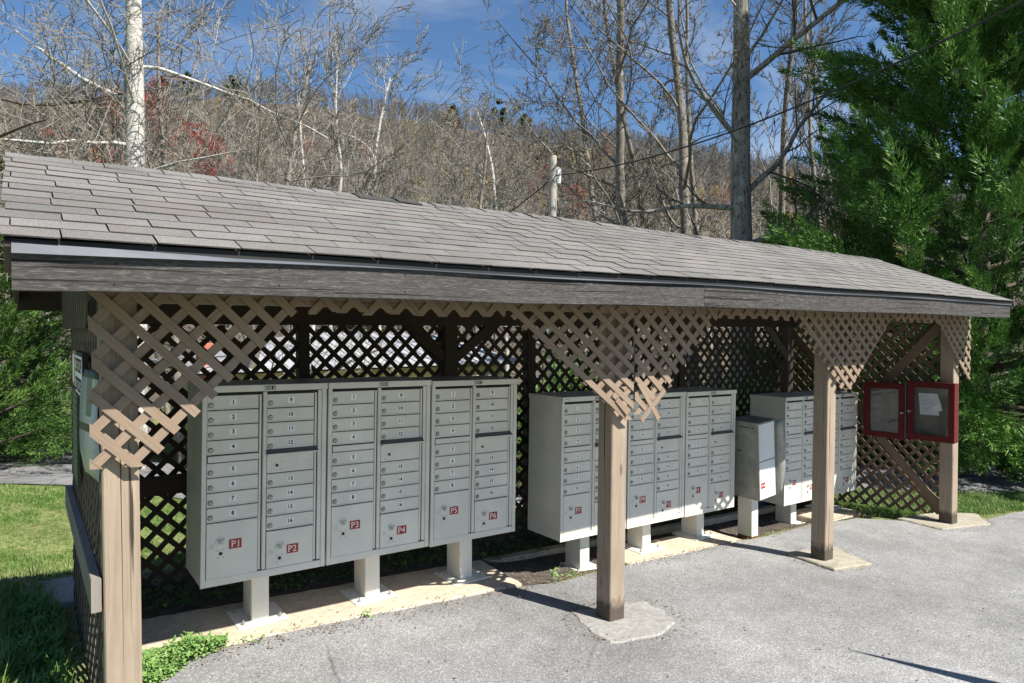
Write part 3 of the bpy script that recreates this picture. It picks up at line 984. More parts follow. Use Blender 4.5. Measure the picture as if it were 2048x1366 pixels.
# ---- lattice
SLATS = []       # (priority distance, verts, faces, mat)
def clip(poly, a, b):
    """keep the part of poly left of a->b"""
    out = []
    def side(p): return (b[0]-a[0])*(p[1]-a[1]) - (b[1]-a[1])*(p[0]-a[0])
    for i in range(len(poly)):
        p, q = poly[i], poly[(i+1)%len(poly)]
        sp, sq = side(p), side(q)
        if sp >= 0: out.append(p)
        if (sp >= 0) != (sq >= 0):
            t = sp/(sp-sq)
            out.append((p[0]+(q[0]-p[0])*t, p[1]+(q[1]-p[1])*t))
    return out
def area(poly):
    return 0.5*sum(poly[i][0]*poly[(i+1)%len(poly)][1]-poly[(i+1)%len(poly)][0]*poly[i][1] for i in range(len(poly)))
def lattice(region, to3, normal, mat, name, P=0.147, alpha=45, w=0.0385, th=0.008, front='\\', jit=0.0015, cut=0.006, phase=(0, 0), prio=0):
    if area(region) < 0: region = region[::-1]
    minx = min(p[0] for p in region); maxx = max(p[0] for p in region)
    minz = min(p[1] for p in region); maxz = max(p[1] for p in region)
    H = maxz-minz; ta = math.tan(R(alpha))
    for dirn in ('\\', '/'):
        layer = 0 if dirn == front else 1
        s = -1 if dirn == '\\' else 1
        run = H/ta
        x = minx - run - P + phase[layer]
        while x < maxx + run + P:
            j = random.gauss(0, jit)
            a0 = (x+j, minz if s > 0 else maxz)
            dx, dz = math.cos(R(alpha)), s*math.sin(R(alpha))
            ext = 0.3
            a = (a0[0]-dx*ext, a0[1]-dz*ext); L = H/math.sin(R(alpha)) + 2*ext
            b = (a[0]+dx*L, a[1]+dz*L)
            nx, nz = -dz, dx
            wb = w/2
            poly = [(a[0]-nx*wb, a[1]-nz*wb), (b[0]-nx*wb, b[1]-nz*wb), (b[0]+nx*wb, b[1]+nz*wb), (a[0]+nx*wb, a[1]+nz*wb)]
            if area(poly) < 0: poly = poly[::-1]
            sh = random.uniform(-cut, cut)
            for i in range(len(region)):
                p, q = region[i], region[(i+1)%len(region)]
                ex, ez = q[0]-p[0], q[1]-p[1]
                l = math.hypot(ex, ez)
                ox, oz = ez/l*sh, -ex/l*sh
                poly = clip(poly, (p[0]+ox, p[1]+oz), (q[0]+ox, q[1]+oz))
                if len(poly) < 3: break
            if len(poly) >= 3 and abs(area(poly)) > 0.0009:
                clean = []
                for p in poly:
                    if not clean or math.hypot(p[0]-clean[-1][0], p[1]-clean[-1][1]) > 1e-4: clean.append(p)
                if len(clean) >= 3:
                    k = len(clean)
                    n = Vector(normal)
                    o0 = n*(-layer*(th+0.0006))
                    o1 = o0 - n*th
                    v = [Vector(to3(*p))+o0 for p in clean] + [Vector(to3(*p))+o1 for p in clean]
                    f = [tuple(range(k)), tuple(range(2*k-1, k-1, -1))]
                    ou, ov = random.random()*20, random.random()*20
                    def uvp(p): return (ou+(p[0]-a[0])*dx+(p[1]-a[1])*dz, ov+(p[0]-a[0])*nx+(p[1]-a[1])*nz)
                    uvs = [[uvp(p) for p in clean], [uvp(p) for p in clean[::-1]]]
                    for i in range(k):
                        i2 = (i+1)%k
                        f.append((i, k+i, k+i2, i2))
                        u0, u1 = uvp(clean[i]), uvp(clean[i2])
                        uvs.append([u0, (u0[0], u0[1]+th), (u1[0], u1[1]+th), u1])
                    SLATS.append((prio, len(SLATS), v, f, uvs, mat, name))
            x += P
FRONT = lambda x, z: (x, 3.278, z + CROWN(x))
nf = (0, -1, 0)
T = 2.13
lattice([(0.222,1.35),(0.42,1.335),(1.21,T),(0.222,T)], FRONT, nf, M["taupe"], "lattice_slat", 0.147, 45, phase=(0.02, 0.05), prio=0)
lattice([(3.28,1.30),(3.368,1.30),(3.368,T),(2.17,T)], FRONT, nf, M["taupe"], "lattice_slat", 0.16, 37.5, phase=(0.03,0.06), prio=0)
lattice([(3.376,1.33),(3.50,1.33),(4.40,T),(3.376,T)], FRONT, nf, M["taupe"], "lattice_slat", 0.147, 41.5, phase=(0.0,0.05), prio=0)
lattice([(6.04,1.37),(6.18,1.37),(7.06,T),(5.13,T)], FRONT, nf, M["taupe"], "lattice_slat", 0.148, 39, phase=(0.01,0.03), prio=1)
lattice([(8.72,1.36),(8.78,1.36),(8.78,T),(7.83,T)], FRONT, nf, M["taupe"], "lattice_slat", 0.148, 39, phase=(0.05,0.03), prio=1)
for a, b, al in ((1.14,2.30,45), (4.28,5.26,41), (6.93,7.96,39)):
    lattice([(a,1.995),(b,1.995),(b,T),(a,T)], FRONT, nf, M["taupe"], "frieze_slat", 0.147, al, prio=2, cut=0.008)
# broken slats hanging at the second post
for p0, p1 in (((3.41,1.56),(3.60,1.30)), ((3.43,1.30),(3.66,1.50)), ((3.20,1.46),(3.30,1.36))):
    m = MB(); m.timber((p0[0],3.274,p0[1]), (p1[0],3.268,p1[1]), 0.038, 0.008, Vector((1,0,0.6)), 0)
    sh_part("broken_slat", m, M["taupe"])
# right hand end wall, seen from inside (and its gable)
RW = lambda y, z: (8.622, y, z)
def rz(y): return EZ - 0.03 + (min(y, 2*RY-y)-EY)*SL
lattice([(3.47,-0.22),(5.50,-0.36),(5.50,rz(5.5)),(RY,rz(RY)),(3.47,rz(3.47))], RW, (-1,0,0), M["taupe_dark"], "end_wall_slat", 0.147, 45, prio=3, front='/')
# left end wall, seen edge on from outside
LW = lambda y, z: (0.262, y, z)
lattice([(3.40,0.0),(5.50,0.03),(5.50,1.96),(3.40,1.96)], LW, (-1,0,0), M["dark_wood_far"], "left_wall_slat", 0.147, 45, prio=3.5, cut=0.02)
LG = lambda y, z: (0.215, y, z)
lattice([(3.36,1.93),(5.54,1.93),(5.54,rz(5.5)),(RY,rz(RY)),(3.36,rz(3.4))], LG, (-1,0,0), M["dark_wood_far"], "gable_slat", 0.147, 45, prio=3.6)
# back wall in its bays
BW = lambda x, z: (x, 5.435, z)
zb = lambda x: float(np.interp(x, [0.4, 1.8, 3.1, 5, 8.5], [0.06, -0.05, -0.17, -0.24, -0.36]))
for a, b, pr in ((0.41,1.79,4),(1.88,3.10,4.1),(3.24,4.07,4.2),(4.17,6.32,5),(6.42,8.47,6)):
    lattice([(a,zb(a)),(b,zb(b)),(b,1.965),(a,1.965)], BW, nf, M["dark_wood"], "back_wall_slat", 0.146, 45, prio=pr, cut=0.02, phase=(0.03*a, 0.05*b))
SLATS.sort(key=lambda s: (s[0], s[1]))
cnt = {}
rest = MB()
for i, (pr, _, v, f, uvs, mat, name) in enumerate(SLATS):
    fam = name
    cnt[fam] = cnt.get(fam, 0) + 1
    if cnt[fam] <= 290:
        m = MB(); m.add(v, f, uvs)
        sh_part(name, m, mat)
    else:
        rest.add(v, f, uvs)
if rest.f:
    sh_part("far_back_wall_slats", rest, M["dark_wood"], kind="stuff")

# conduit, junction box, blue tag, bracket, nails
m = MB(); m.tube([Vector((4.06,5.33,-0.2)), Vector((4.06,5.33,1.96))], [0.014,0.014], 8)
sh_part("conduit", m, M["black_plastic"])
m = MB(); m.box(4.03,4.09,5.29,5.35,1.02,1.16); m.box(4.035,4.085,5.285,5.29,1.03,1.15)
sh_part("junction_box", m, M["dark_wood_far"])
m = MB(); m.box(5.992+0.03,6.002+0.03,3.38,3.44,1.02,1.18)
sh_part("blue_tag", m, M["blue"])

# ------------------------------------------------------------------ text meshes
_txt = {}
def text_geom(s, size, bold=0.0):
    key = (s, size, bold)
    if key in _txt: return _txt[key]
    cu = bpy.data.curves.new("t", 'FONT')
    cu.body = s; cu.size = size; cu.align_x = 'CENTER'; cu.align_y = 'CENTER'
    cu.offset = bold; cu.resolution_u = 3
    o = bpy.data.objects.new("t", cu)
    COL.objects.link(o)
    dg = bpy.context.evaluated_depsgraph_get()
    me = bpy.data.meshes.new_from_object(o.evaluated_get(dg))
    vs = [tuple(v.co) for v in me.vertices]; fs = [tuple(p.vertices) for p in me.polygons]
    bpy.data.objects.remove(o); bpy.data.meshes.remove(me); bpy.data.curves.remove(cu)
    _txt[key] = (vs, fs)
    return vs, fs
def label_mesh(name, s, w, h, size, bg, ink, bold=0.0008, serif=False):
    """plate in the local XZ plane facing -Y with real letters 0.6 mm proud"""
    m = MB()
    m.box(-w/2, w/2, -0.0012, 0.0, -h/2, h/2, 0)
    vs, fs = text_geom(s, size, bold)
    if vs:
        cx = (min(v[0] for v in vs)+max(v[0] for v in vs))/2
        cy = (min(v[1] for v in vs)+max(v[1] for v in vs))/2
        m.add([(v[0]-cx, -0.0018, v[1]-cy) for v in vs], fs, None, 1)
        if serif:
            x0 = min(v[0] for v in vs)-cx; y0 = min(v[1] for v in vs)-cy; y1 = max(v[1] for v in vs)-cy
            for z in (y0, y1-0.003):
                m.add([(x0-0.004,-0.0019,z),(x0+0.011,-0.0019,z),(x0+0.011,-0.0019,z+0.003),(x0-0.004,-0.0019,z+0.003)], [(0,1,2,3)], None, 1)
            if s.endswith("1"):
                xe = max(v[0] for v in vs)-cx
                m.add([(xe-0.016,-0.0019,y0),(xe+0.003,-0.0019,y0),(xe+0.003,-0.0019,y0+0.003),(xe-0.016,-0.0019,y0+0.003)], [(0,1,2,3)], None, 1)
    return m.mesh(name, [bg, ink])

# ------------------------------------------------------------------ cluster mailboxes
BWID, BH, BD = 0.765, 1.215, 0.457
def rounded_plate(m, x0, x1, z0, z1, y0, y1, c=0.004, mi=0):
    """plate whose front edge is chamfered"""
    v = [(x0,y1,z0),(x1,y1,z0),(x1,y1,z1),(x0,y1,z1),
         (x0,y0+c,z0),(x1,y0+c,z0),(x1,y0+c,z1),(x0,y0+c,z1),
         (x0+c,y0,z0+c),(x1-c,y0,z0+c),(x1-c,y0,z1-c),(x0+c,y0,z1-c)]
    f = [(8,9,10,11),(4,5,9,8),(5,6,10,9),(6,7,11,10),(7,4,8,11),(0,1,5,4),(1,2,6,5),(2,3,7,6),(3,0,4,7),(3,2,1,0)]
    m.add(v, f, None, mi)

def zt(v): return BH - v
COLS = ((0.033, 0.350), (0.386, 0.703))
DH = 0.0905
def m_body():
    m = MB()
    m.box(0.003, BWID-0.003, 0.018, BD, 0.004, BH-0.004)
    # frame of the front: stiles, divider, top and bottom rail
    rounded_plate(m, 0, 0.027, 0, BH-0.042, 0.0, 0.0178, 0.002)
    rounded_plate(m, 0.735, BWID, 0, BH-0.042, 0.0, 0.0178, 0.002)
    rounded_plate(m, 0.709, 0.7345, 0.052, BH-0.046, 0.006, 0.0178, 0.002)
    rounded_plate(m, 0.3555, 0.3805, 0.050, BH-0.046, 0.001, 0.0178, 0.005)
    rounded_plate(m, 0.0275, 0.7345, 0, 0.046, 0.0015, 0.0178, 0.002)
    # hinge strips beside the doors
    for c in COLS:
        rounded_plate(m, c[1]-0.016, c[1]-0.003, 0.055, BH-0.062, 0.0055, 0.0178, 0.0015)
    # blank filler panel in the left column
    rounded_plate(m, COLS[0][0]+0.002, COLS[0][1]-0.018, zt(0.4655), zt(0.4275), 0.0045, 0.0178, 0.0015)
    return m
def m_gasket():
    m = MB()
    m.box(0.0272, 0.7348, 0.0172, 0.0179, 0.046, BH-0.044)  # black plate paints the shade inside the gaps around the doors
    return m
def m_cap():
    m = MB()
    rounded_plate(m, -0.003, BWID+0.003, BH-0.040, BH, -0.010, BD+0.004, 0.003)
    return m
def m_door(w, h):
    m = MB()
    rounded_plate(m, 0, w, -h, 0, 0.0035, 0.0165, 0.0022)
    rounded_plate(m, 0, w, -h, -h+0.006, 0.0012, 0.0034, 0.001)
    return m
def m_lock():
    m = MB()
    m.cyl((0,0.0035,0), (0,-1,0), 0.0160, 0.0160, 0.0008, 16, 1)  # black ring paints a shadow around the lock
    m.cyl((0,0.0035,0), (0,-1,0), 0.0135, 0.0120, 0.008, 16, 0)
    m.cyl((0,-0.0025,0), (0,-1,0), 0.0085, 0.0085, 0.0025, 12, 0)
    m.box(-0.0012, 0.0012, -0.0056, -0.005, -0.006, 0.005, 1)
    m.box(-0.0005, 0.006, -0.0056, -0.005, 0.003, 0.0045, 1)
    return m
def m_hood(w):
    m = MB()
    v = [(0,0.004,0.020),(w,0.004,0.020),(w,-0.034,-0.006),(0,-0.034,-0.006),
         (0,0.004,-0.010),(w,0.004,-0.010),(w,-0.034,-0.014),(0,-0.034,-0.014)]
    m.add(v, [(0,3,2,1),(4,5,6,7),(3,7,6,2)], None, 0)
    m.add(v, [(0,4,7,3),(1,2,6,5),(0,1,5,4)], None, 0)
    m.mi[2] = 1
    return m
def m_slot(w, h):
    m = MB()
    rounded_plate(m, 0, w, -h, 0, 0.0035, 0.0165, 0.0022)
    m.cyl((0.062,0.003,-h*0.62), (0,-1,0), 0.009, 0.009, 0.004, 12, 1)
    for x, z in ((0.028,-0.4),(0.028,-0.86),(0.093,-0.4),(0.093,-0.86),(w-0.02,-0.25),(w-0.02,-0.5),(w-0.02,-0.75),(w-0.048,-0.5)):
        m.cyl((x,0.003,h*z), (0,-1,0), 0.003, 0.003, 0.002, 8, 2)
    return m
def m_parcel(w, h):
    m = MB()
    rounded_plate(m, 0, w, -h, 0, 0.0035, 0.0165, 0.0022)
    return m
def m_dial():
    m = MB()
    m.cyl((0,0.0035,0), (0,-1,0), 0.030, 0.0285, 0.004, 24, 0)
    m.cyl((0,-0.0005,0), (0,-1,0), 0.0145, 0.013, 0.009, 16, 1)
    m.cyl((0,-0.0095,0), (0,-1,0), 0.008, 0.008, 0.002, 12, 1)
    for a in (35, 50, 130, 145):
        x, z = 0.0225*math.cos(R(a)), 0.0225*math.sin(R(a))
        m.box(x-0.0022, x+0.0022, -0.0014, -0.0006, z-0.0022, z+0.0022, 2)
    return m
def m_holes():
    m = MB()
    m.cyl((0,0.0035,-0.055), (0,-1,0), 0.0105, 0.0105, 0.003, 14, 0)
    for x, z in ((-0.018,-0.034),(0.016,-0.034),(-0.016,-0.078),(0.016,-0.078)):
        m.cyl((x,0.0035,z), (0,-1,0), 0.0035, 0.0035, 0.003, 8, 1)
    m.tube([Vector((-0.052+0.011*math.cos(a*0.45),0.0032,-0.008+0.011*math.sin(a*0.45))) for a in range(15)], [0.0012]*15, 4, 1)
    return m
DW = 0.317-0.018
ME = {
    "body": m_body().mesh("cabinet", [M["paint"]]), "gasket": m_gasket().mesh("door_recess", [M["paint_dark"]]), "cap": m_cap().mesh("cap", [M["paint"]]),
    "door": m_door(DW, DH-0.0062).mesh("door", [M["paint"]]), "lock": m_lock().mesh("lock", [M["chrome"], M["keyhole"]]),
    "hood": m_hood(0.325).mesh("slot_hood", [M["hood"], M["paint"]]), "slot": m_slot(DW, 0.122).mesh("mail_slot_panel", [M["paint"], M["keyhole"], M["chrome"]]),
    "parcel_l": m_parcel(DW, 0.344).mesh("parcel_door", [M["paint"]]), "parcel_r": m_parcel(DW, 0.236).mesh("parcel_door", [M["paint"]]),
    "dial": m_dial().mesh("lock_dial", [M["dial"], M["chrome"], M["ink"]]), "holes": m_holes().mesh("keyhole", [M["keyhole"], M["chrome"]]),
}
NUM = {i: label_mesh("number_label", str(i), 0.040, 0.036, 0.034, M["label_white"], M["ink"], 0.0012) for i in range(1, 17)}

def cluster(letter, x0, y0, zb_, ground, pl, pr, label, tilt=0.0235, numbers=True):
    base_x, base_y = x0+BWID/2, y0+0.205
    root = empty("cluster_mailbox", (base_x, base_y, ground), label, "mailbox", "grey cluster mailboxes standing in a row under the shelter", rot=(0, 0, 0))
    # body group is tilted slightly with the falling ground: bake the tilt in the local transform
    T0 = Matrix.Translation((-BWID/2, -0.205, zb_-ground))
    tl = Matrix.Rotation(tilt*0.55, 4, 'Y')
    shear = Matrix.Identity(4); shear[2][0] = -tilt*0.45
    base = Matrix.Translation((0, 0, zb_-ground)) @ tl @ shear @ Matrix.Translation((-BWID/2, -0.205, 0))
    def put(name, key, x=0, y=0, z=0, parent=None):
        me = ME[key] if isinstance(key, str) else key
        o = obj(name, me, None, parent or root)
        o.matrix_local = (base @ Matrix.Translation((x, y, z))) if parent is None else Matrix.Translation((x, y, z))
        return o
    cabinet = put("cabinet", "body")
    put("door_recess", "gasket", parent=cabinet)
    put("cap", "cap")
    put("box_letter_label", label_mesh("box_letter_label", "BOX " + letter, 0.072, 0.024, 0.024, M["ink"], M["label_white"], 0.0004), BWID*0.52, -0.0102, BH-0.019)
    def door(n, cx, vtop):
        d = put("mailbox_door", "door", cx+0.001, 0, zt(vtop)-0.002)
        put("lock", "lock", 0.021, 0, -DH*0.62, d)
        put("number_label", NUM[n], DW*0.5, 0.0034, -DH*0.44, d)
    for i in range(4): door(1+i, COLS[0][0], 0.060+i*DH)
    for i in range(4): door(5+i, COLS[0][0], 0.468+i*DH)
    for i in range(4): door(9+i, COLS[1][0], 0.060+i*DH)
    for i in range(4): door(13+i, COLS[1][0], 0.564+i*DH)
    put("slot_hood", "hood", COLS[1][0]-0.005, 0.0, zt(0.4285))
    put("mail_slot_panel", "slot", COLS[1][0]+0.001, 0, zt(0.4385))
    a = put("parcel_door", "parcel_l", COLS[0][0]+0.001, 0, zt(0.8335))
    b = put("parcel_door", "parcel_r", COLS[1][0]+0.001, 0, zt(0.9305))
    for d, (dx, dz), txt in ((a, (0.082, -0.115), pl), (b, (0.083, -0.105), pr)):
        put("lock_dial", "dial", dx, 0, dz, d)
        put("keyhole", "holes", dx, 0, dz-0.018, d)
        if txt:
            put("parcel_label", label_mesh("parcel_label", txt, 0.074, 0.058, 0.058, M["label_red"], M["label_cream"], 0.0006, True), dx+0.083+random.uniform(-.003,.003), 0.0034, dz-0.024, d)
    # pedestal and foot plate with bolts
    h = zb_-ground
    m = MB()
    rounded_plate(m, -0.055, 0.055, 0.008, h+0.012, -0.085, 0.115, 0.004)
    obj("pedestal", m, M["pedestal"], root)
    m = MB()
    a2 = 0.155
    rounded_z = [(-a2,-a2-0.01),(a2,-a2-0.01),(a2,a2),(-a2,a2)]
    m.prism(rounded_z, 0.0, 0.012)
    plate = obj("foot_plate", m, M["pedestal"], root)
    for sx, sy in ((-1,-1),(1,-1),(-1,1),(1,1)):
        b_ = MB(); b_.cyl((sx*0.115, sy*0.115-0.005, 0.012), (0,0,1), 0.012, 0.010, 0.012, 6)
        b_.cyl((sx*0.115, sy*0.115-0.005, 0.012), (0,0,1), 0.006, 0.006, 0.030, 6)
        obj("bolt", b_, M["chrome"], plate)
    return root
YF = 4.38
cA = cluster("A", 0.845, YF, 0.362, 0.046, "P1", "P2", "cluster mailbox marked BOX A with red P1 and P2 labels, beside the left post")
cB = cluster("B", 1.622, YF, 0.348, 0.014, "P3", "P4", "cluster mailbox marked BOX B with red P3 and P4 labels, beside BOX A")
cC = cluster("C", 2.402, YF, 0.325, -0.019, "P5", "P6", "cluster mailbox marked BOX C with red P5 and P6 labels, ending the slab")
cD = cluster("D", 3.632, YF, 0.135, -0.20, "P7", "P8", "cluster mailbox marked BOX D with red P7 label and oval sticker, half behind the post")
cE = cluster("E", 4.415, YF, 0.115, -0.165, "P9", "P10", "cluster mailbox marked BOX E with red P9 and P10 labels, just right of the post")
cF = cluster("F", 5.198, YF, 0.095, -0.182, "P11", "P12", "cluster mailbox marked BOX F with red P11 and P12 labels, beside the locker")
cG = cluster("G", 6.885, YF+0.02, -0.055, -0.345, "P15", "P16", "cluster mailbox marked BOX G with red P15 and P16 labels, behind the locker", tilt=0.02)
cH = cluster("H", 7.668, YF+0.02, -0.07, -0.275, "P17", "P18", "cluster mailbox marked BOX H, furthest right and half behind the third post", tilt=0.02)
# small oval sticker on box D's cap
m = MB(); m.prism([(0.03*math.cos(a*0.393), 0.012*math.sin(a*0.393)) for a in range(16)], 0, 0.0008, 0)
m.box(-0.02, 0.014, 0.001, 0.006, 0.0008, 0.0014, 1); m.box(-0.008, 0.012, -0.008, -0.004, 0.0008, 0.0014, 1)
o = obj("oval_sticker", m, [M["label_white"], M["blue"]], cD)
o.matrix_local = Matrix.Translation((-BWID/2+0.078, -0.205-0.0106, 0.335+BH-0.017)) @ Matrix.Rotation(R(90), 4, 'X')

# ------------------------------------------------------------------ bent parcel locker
def parcel_locker():
    x0, y0, zg = 6.10, 4.17, -0.27
    root = empty("parcel_locker", (x0+0.10, y0+0.2, zg), "bent galvanised parcel locker leaning on its post with its door hanging open, red P14 label", "parcel locker")
    B = Matrix.Translation((-0.10, -0.2, 0.44)) @ Matrix.Rotation(R(-5.0), 4, 'Y') @ Matrix.Rotation(R(1.5), 4, 'X')
    def put(name, mb, mats):
        o = obj(name, mb, mats, root); o.matrix_local = B; return o
    W, Dp, H = 0.285, 0.34, 0.80
    m = MB()
    m.box(0, 0.004, 0, Dp, 0, H)                   # left side
    m.box(W-0.004, W, 0.0, Dp, 0, H)
    m.box(0.004, W-0.004, Dp-0.004, Dp, 0, H)
    m.box(0.004, W-0.004, 0.012, Dp-0.004, 0, 0.004)
    m.box(-0.004, W+0.02, -0.004, Dp+0.004, H, H+0.006)
    # slots and holes punched in the side: dark recess strips
    for y, z, w_, h_ in ((0.10,0.745,0.13,0.010),(0.05,0.745,0.03,0.010),(0.20,0.49,0.055,0.012),(0.13,0.49,0.022,0.005),(0.245,0.435,0.012,0.010),(0.10,0.43,0.010,0.01),(0.075,0.405,0.01,0.01),(0.27,0.70,0.01,0.01),(0.10,0.40,0.008,0.012)):
        m.box(-0.001, -0.0002, y, y+w_, z, z+h_, 1)
    put("locker_case", m, [M["galv"], M["keyhole"]])
    for z0, z1, lab in ((0.008, 0.40, "P14"), (0.408, 0.792, None)):
        m = MB(); rounded_plate(m, 0.006, W-0.012, z0, z1, -0.002, 0.010, 0.003)
        d = put("locker_door", m, M["white_paint"])
        if lab:
            lm = label_mesh("parcel_label", lab, 0.074, 0.058, 0.040, M["label_red"], M["label_cream"], 0.0006)
            o = obj("parcel_label", lm, None, d); o.location = (0.058, -0.0022, z0+0.145)
    # outer door, buckled and hanging open on the right side
    m = MB()
    n = 10
    vs = []
    for i in range(n+1):
        z = H*i/n
        q = i/n
        wid = 0.035 + 0.12*q**0.8
        bow = 0.03*math.sin(q*math.pi*1.3)
        for (a, b) in ((0, 0), (0.25*wid, -0.02-0.02*q), (0.6*wid, -0.035-bow), (wid, -0.03-bow*0.5)):
            vs.append((W+0.004+a, -0.005+b, z))
    fs = [(4*i+j, 4*i+j+1, 4*(i+1)+j+1, 4*(i+1)+j) for i in range(n) for j in range(3)]
    m.add(vs, fs, None, 0, True)
    o = put("open_door", m, M["galv"])
    sm = o.modifiers.new("thickness", 'SOLIDIFY'); sm.thickness = 0.004
    m = MB(); rounded_plate(m, -0.055, 0.055, 0.03, 0.47, -0.075, 0.095, 0.004)
    o = obj("pedestal", m, M["pedestal"], root); o.location = (0.0, 0.0, 0)
    m = MB(); m.box(-0.057, 0.057, -0.078, 0.098, 0.0, 0.035); 
    for i in range(12):
        a = i*0.52
        m.box(0.07*math.cos(a)-0.012, 0.07*math.cos(a)+0.012, 0.08*math.sin(a)-0.010, 0.08*math.sin(a)+0.012, 0, 0.008+0.01*random.random())
    obj("rusted_foot", m, M["rust"], root)
parcel_locker()

# ------------------------------------------------------------------ red notice cabinets on the right wall
def notice_cabinet(ya, yb, z0, z1, label, paper, yaw):
    t = 0.11
    root = empty("notice_cabinet", (8.46, (ya+yb)/2, z0), label, "notice board", "red framed notice cabinets on the end wall", rot=(0, 0, yaw))
    w = yb-ya; h = z1-z0
    def put(n, m, mats, par=None): return obj(n, m, mats, par or root)
    m = MB()                                      # box: four sides and back, opening faces -X
    m.box(-t+0.03, 0, -w/2, -w/2+0.018, 0, h)
    m.box(-t+0.03, 0, w/2-0.018, w/2, 0, h)
    m.box(-t+0.03, 0, -w/2+0.018, w/2-0.018, 0, 0.018)
    m.box(-t+0.03, 0, -w/2+0.018, w/2-0.018, h-0.018, h)
    put("case", m, M["red_wood"])
    m = MB(); m.box(-0.012, -0.002, -w/2+0.018, w/2-0.018, 0.018, h-0.018)
    put("backing_board", m, M["cork"])
    fw = 0.062
    df = MB()
    x0, x1 = -t, -t+0.028
    df.box(x0, x1, -w/2-0.004, w/2+0.004, h-fw, h+0.004)
    df.box(x0, x1, -w/2-0.004, w/2+0.004, -0.004, fw)
    df.box(x0+0.0006, x1, -w/2-0.004, -w/2+fw, fw+0.0002, h-fw-0.0002)
    df.box(x0+0.0006, x1, w/2-fw, w/2+0.004, fw+0.0002, h-fw-0.0002)
    door = put("glazed_door", df, M["red_wood"])
    m = MB(); m.box(x0+0.018, x0+0.021, -w/2+fw-0.003, w/2-fw+0.003, fw-0.003, h-fw+0.003)
    put("pane", m, M["pane"], door)
    s = 1 if paper else -1                        # latch on the side where the two meet
    m = MB(); yl = s*(w/2-0.02)
    m.box(x0-0.008, x0-0.0005, yl-0.022, yl+0.018, h*0.47, h*0.47+0.016); m.cyl((x0-0.004, yl-0.004*s, h*0.47-0.004), (-1,0,0), 0.009, 0.008, 0.012, 10)
    put("latch", m, M["chrome"], door)
    if paper:
        p = MB()
        xx = -0.016
        a = [(0.165,0.525),(0.145,0.28),(-0.06,0.285),(-0.055,0.335),(-0.09,0.34),(-0.075,0.42),(-0.035,0.53)]
        vs = [(xx-0.004*(i%3), y, z) for i, (y, z) in enumerate(a)]
        p.add(vs, [tuple(range(len(a)))])
        for i in range(14):
            if i in (2, 8): continue
            z = 0.50 - i*0.0145
            y1_, y0_ = 0.140-0.002*i, (0.005 if i > 1 else 0.05) - (0.02 if i % 3 else 0)
            p.add([(xx-0.0105,y1_,z),(xx-0.0105,y0_,z),(xx-0.0105,y0_,z-0.0035),(xx-0.0105,y1_,z-0.0035)], [(0,1,2,3)], None, 1)
        put("notice_paper", p, [M["paper"], plain("grey_print", (0.42, 0.42, 0.44), 0.7)])
notice_cabinet(3.275, 3.765, 0.665, 1.325, "red framed notice cabinet with a torn white sheet inside, over the right corner post", True, R(0))
notice_cabinet(3.80, 4.27, 0.640, 1.285, "empty red framed notice cabinet, the left one of the pair on the lattice end wall", False, R(-1.5))
m = MB(); m.timber((8.345, 3.782, 0.66), (8.345, 3.784, 1.31), 0.012, 0.016, Vector((0,1,0)))
tag(obj("metal_strip", m, M["drip"]), "thin pale metal strip standing between the two red notice cabinets", "metal strip")

# ------------------------------------------------------------------ signs on the left wall's outer face
def wall_sign(name, ya, yb, z0, z1, t, mats, label, cat, stripes, xoff=0.0):
    root = empty(name, (0.25+xoff, (ya+yb)/2, z0), label, cat)
    w = yb-ya; h = z1-z0
    m = MB(); m.box(-t, 0, -w/2, w/2, 0, h)
    obj("board", m, mats[0], root)
    m = MB()
    m.box(-t-0.002, -t-0.0003, -w/2+0.02, w/2-0.02, 0.02, h-0.02, 0)
    face = obj("printed_face", m, mats[1], root)
    m = MB()
    for (a, b, c, d) in stripes:
        m.box(-t-0.0035, -t-0.0021, -w/2+a*w, -w/2+b*w, c*h, d*h)
    if stripes: obj("print", m, mats[2], root)
    return root
letters = []
for row, (c, d) in enumerate(((0.56, 0.86), (0.14, 0.44))):
    x = 0.10
    for k in range(6):
        letters.append((x, x+0.035, c, d)); letters.append((x+0.035, x+0.085, d-0.06, d if k % 2 else d)); letters.append((x+0.035, x+0.085, c, c+0.06) if k % 3 else (x+0.035, x+0.075, (c+d)/2-0.03, (c+d)/2+0.03))
        x += 0.14
wall_sign("framed_sign", 3.78, 4.30, 1.58, 1.81, 0.025, (M["tar"], M["label_white"], M["ink"]), "black framed sign with white panel high on the left lattice wall", "sign", letters)
rows = [(0.12, 0.9, 0.04+i*0.078, 0.04+i*0.078+0.03) for i in range(12)]
wall_sign("green_list_board", 4.45, 4.85, 1.05, 1.58, 0.012, (M["green_print"], M["pale_green_print"], M["green_print"]), "tall narrow pale green list board on the left lattice wall behind the film pouch", "sign", rows)
wall_sign("orange_strip_sign", 4.42, 4.82, 1.60, 1.80, 0.012, (M["orange_print"], M["label_white"], M["orange_print"]), "small orange and white strip sign above the pale green list board", "sign", [(0.1, 0.45, 0.1, 0.9)])
wall_sign("small_green_sign", 3.95, 4.2, 1.28, 1.50, 0.010, (M["green_print"], M["pale_green_print"], M["ink"]), "small dark green sign below the black framed sign", "sign", [(0.15, 0.8, 0.2, 0.3), (0.15, 0.8, 0.5, 0.62), (0.15, 0.8, 0.75, 0.85)])
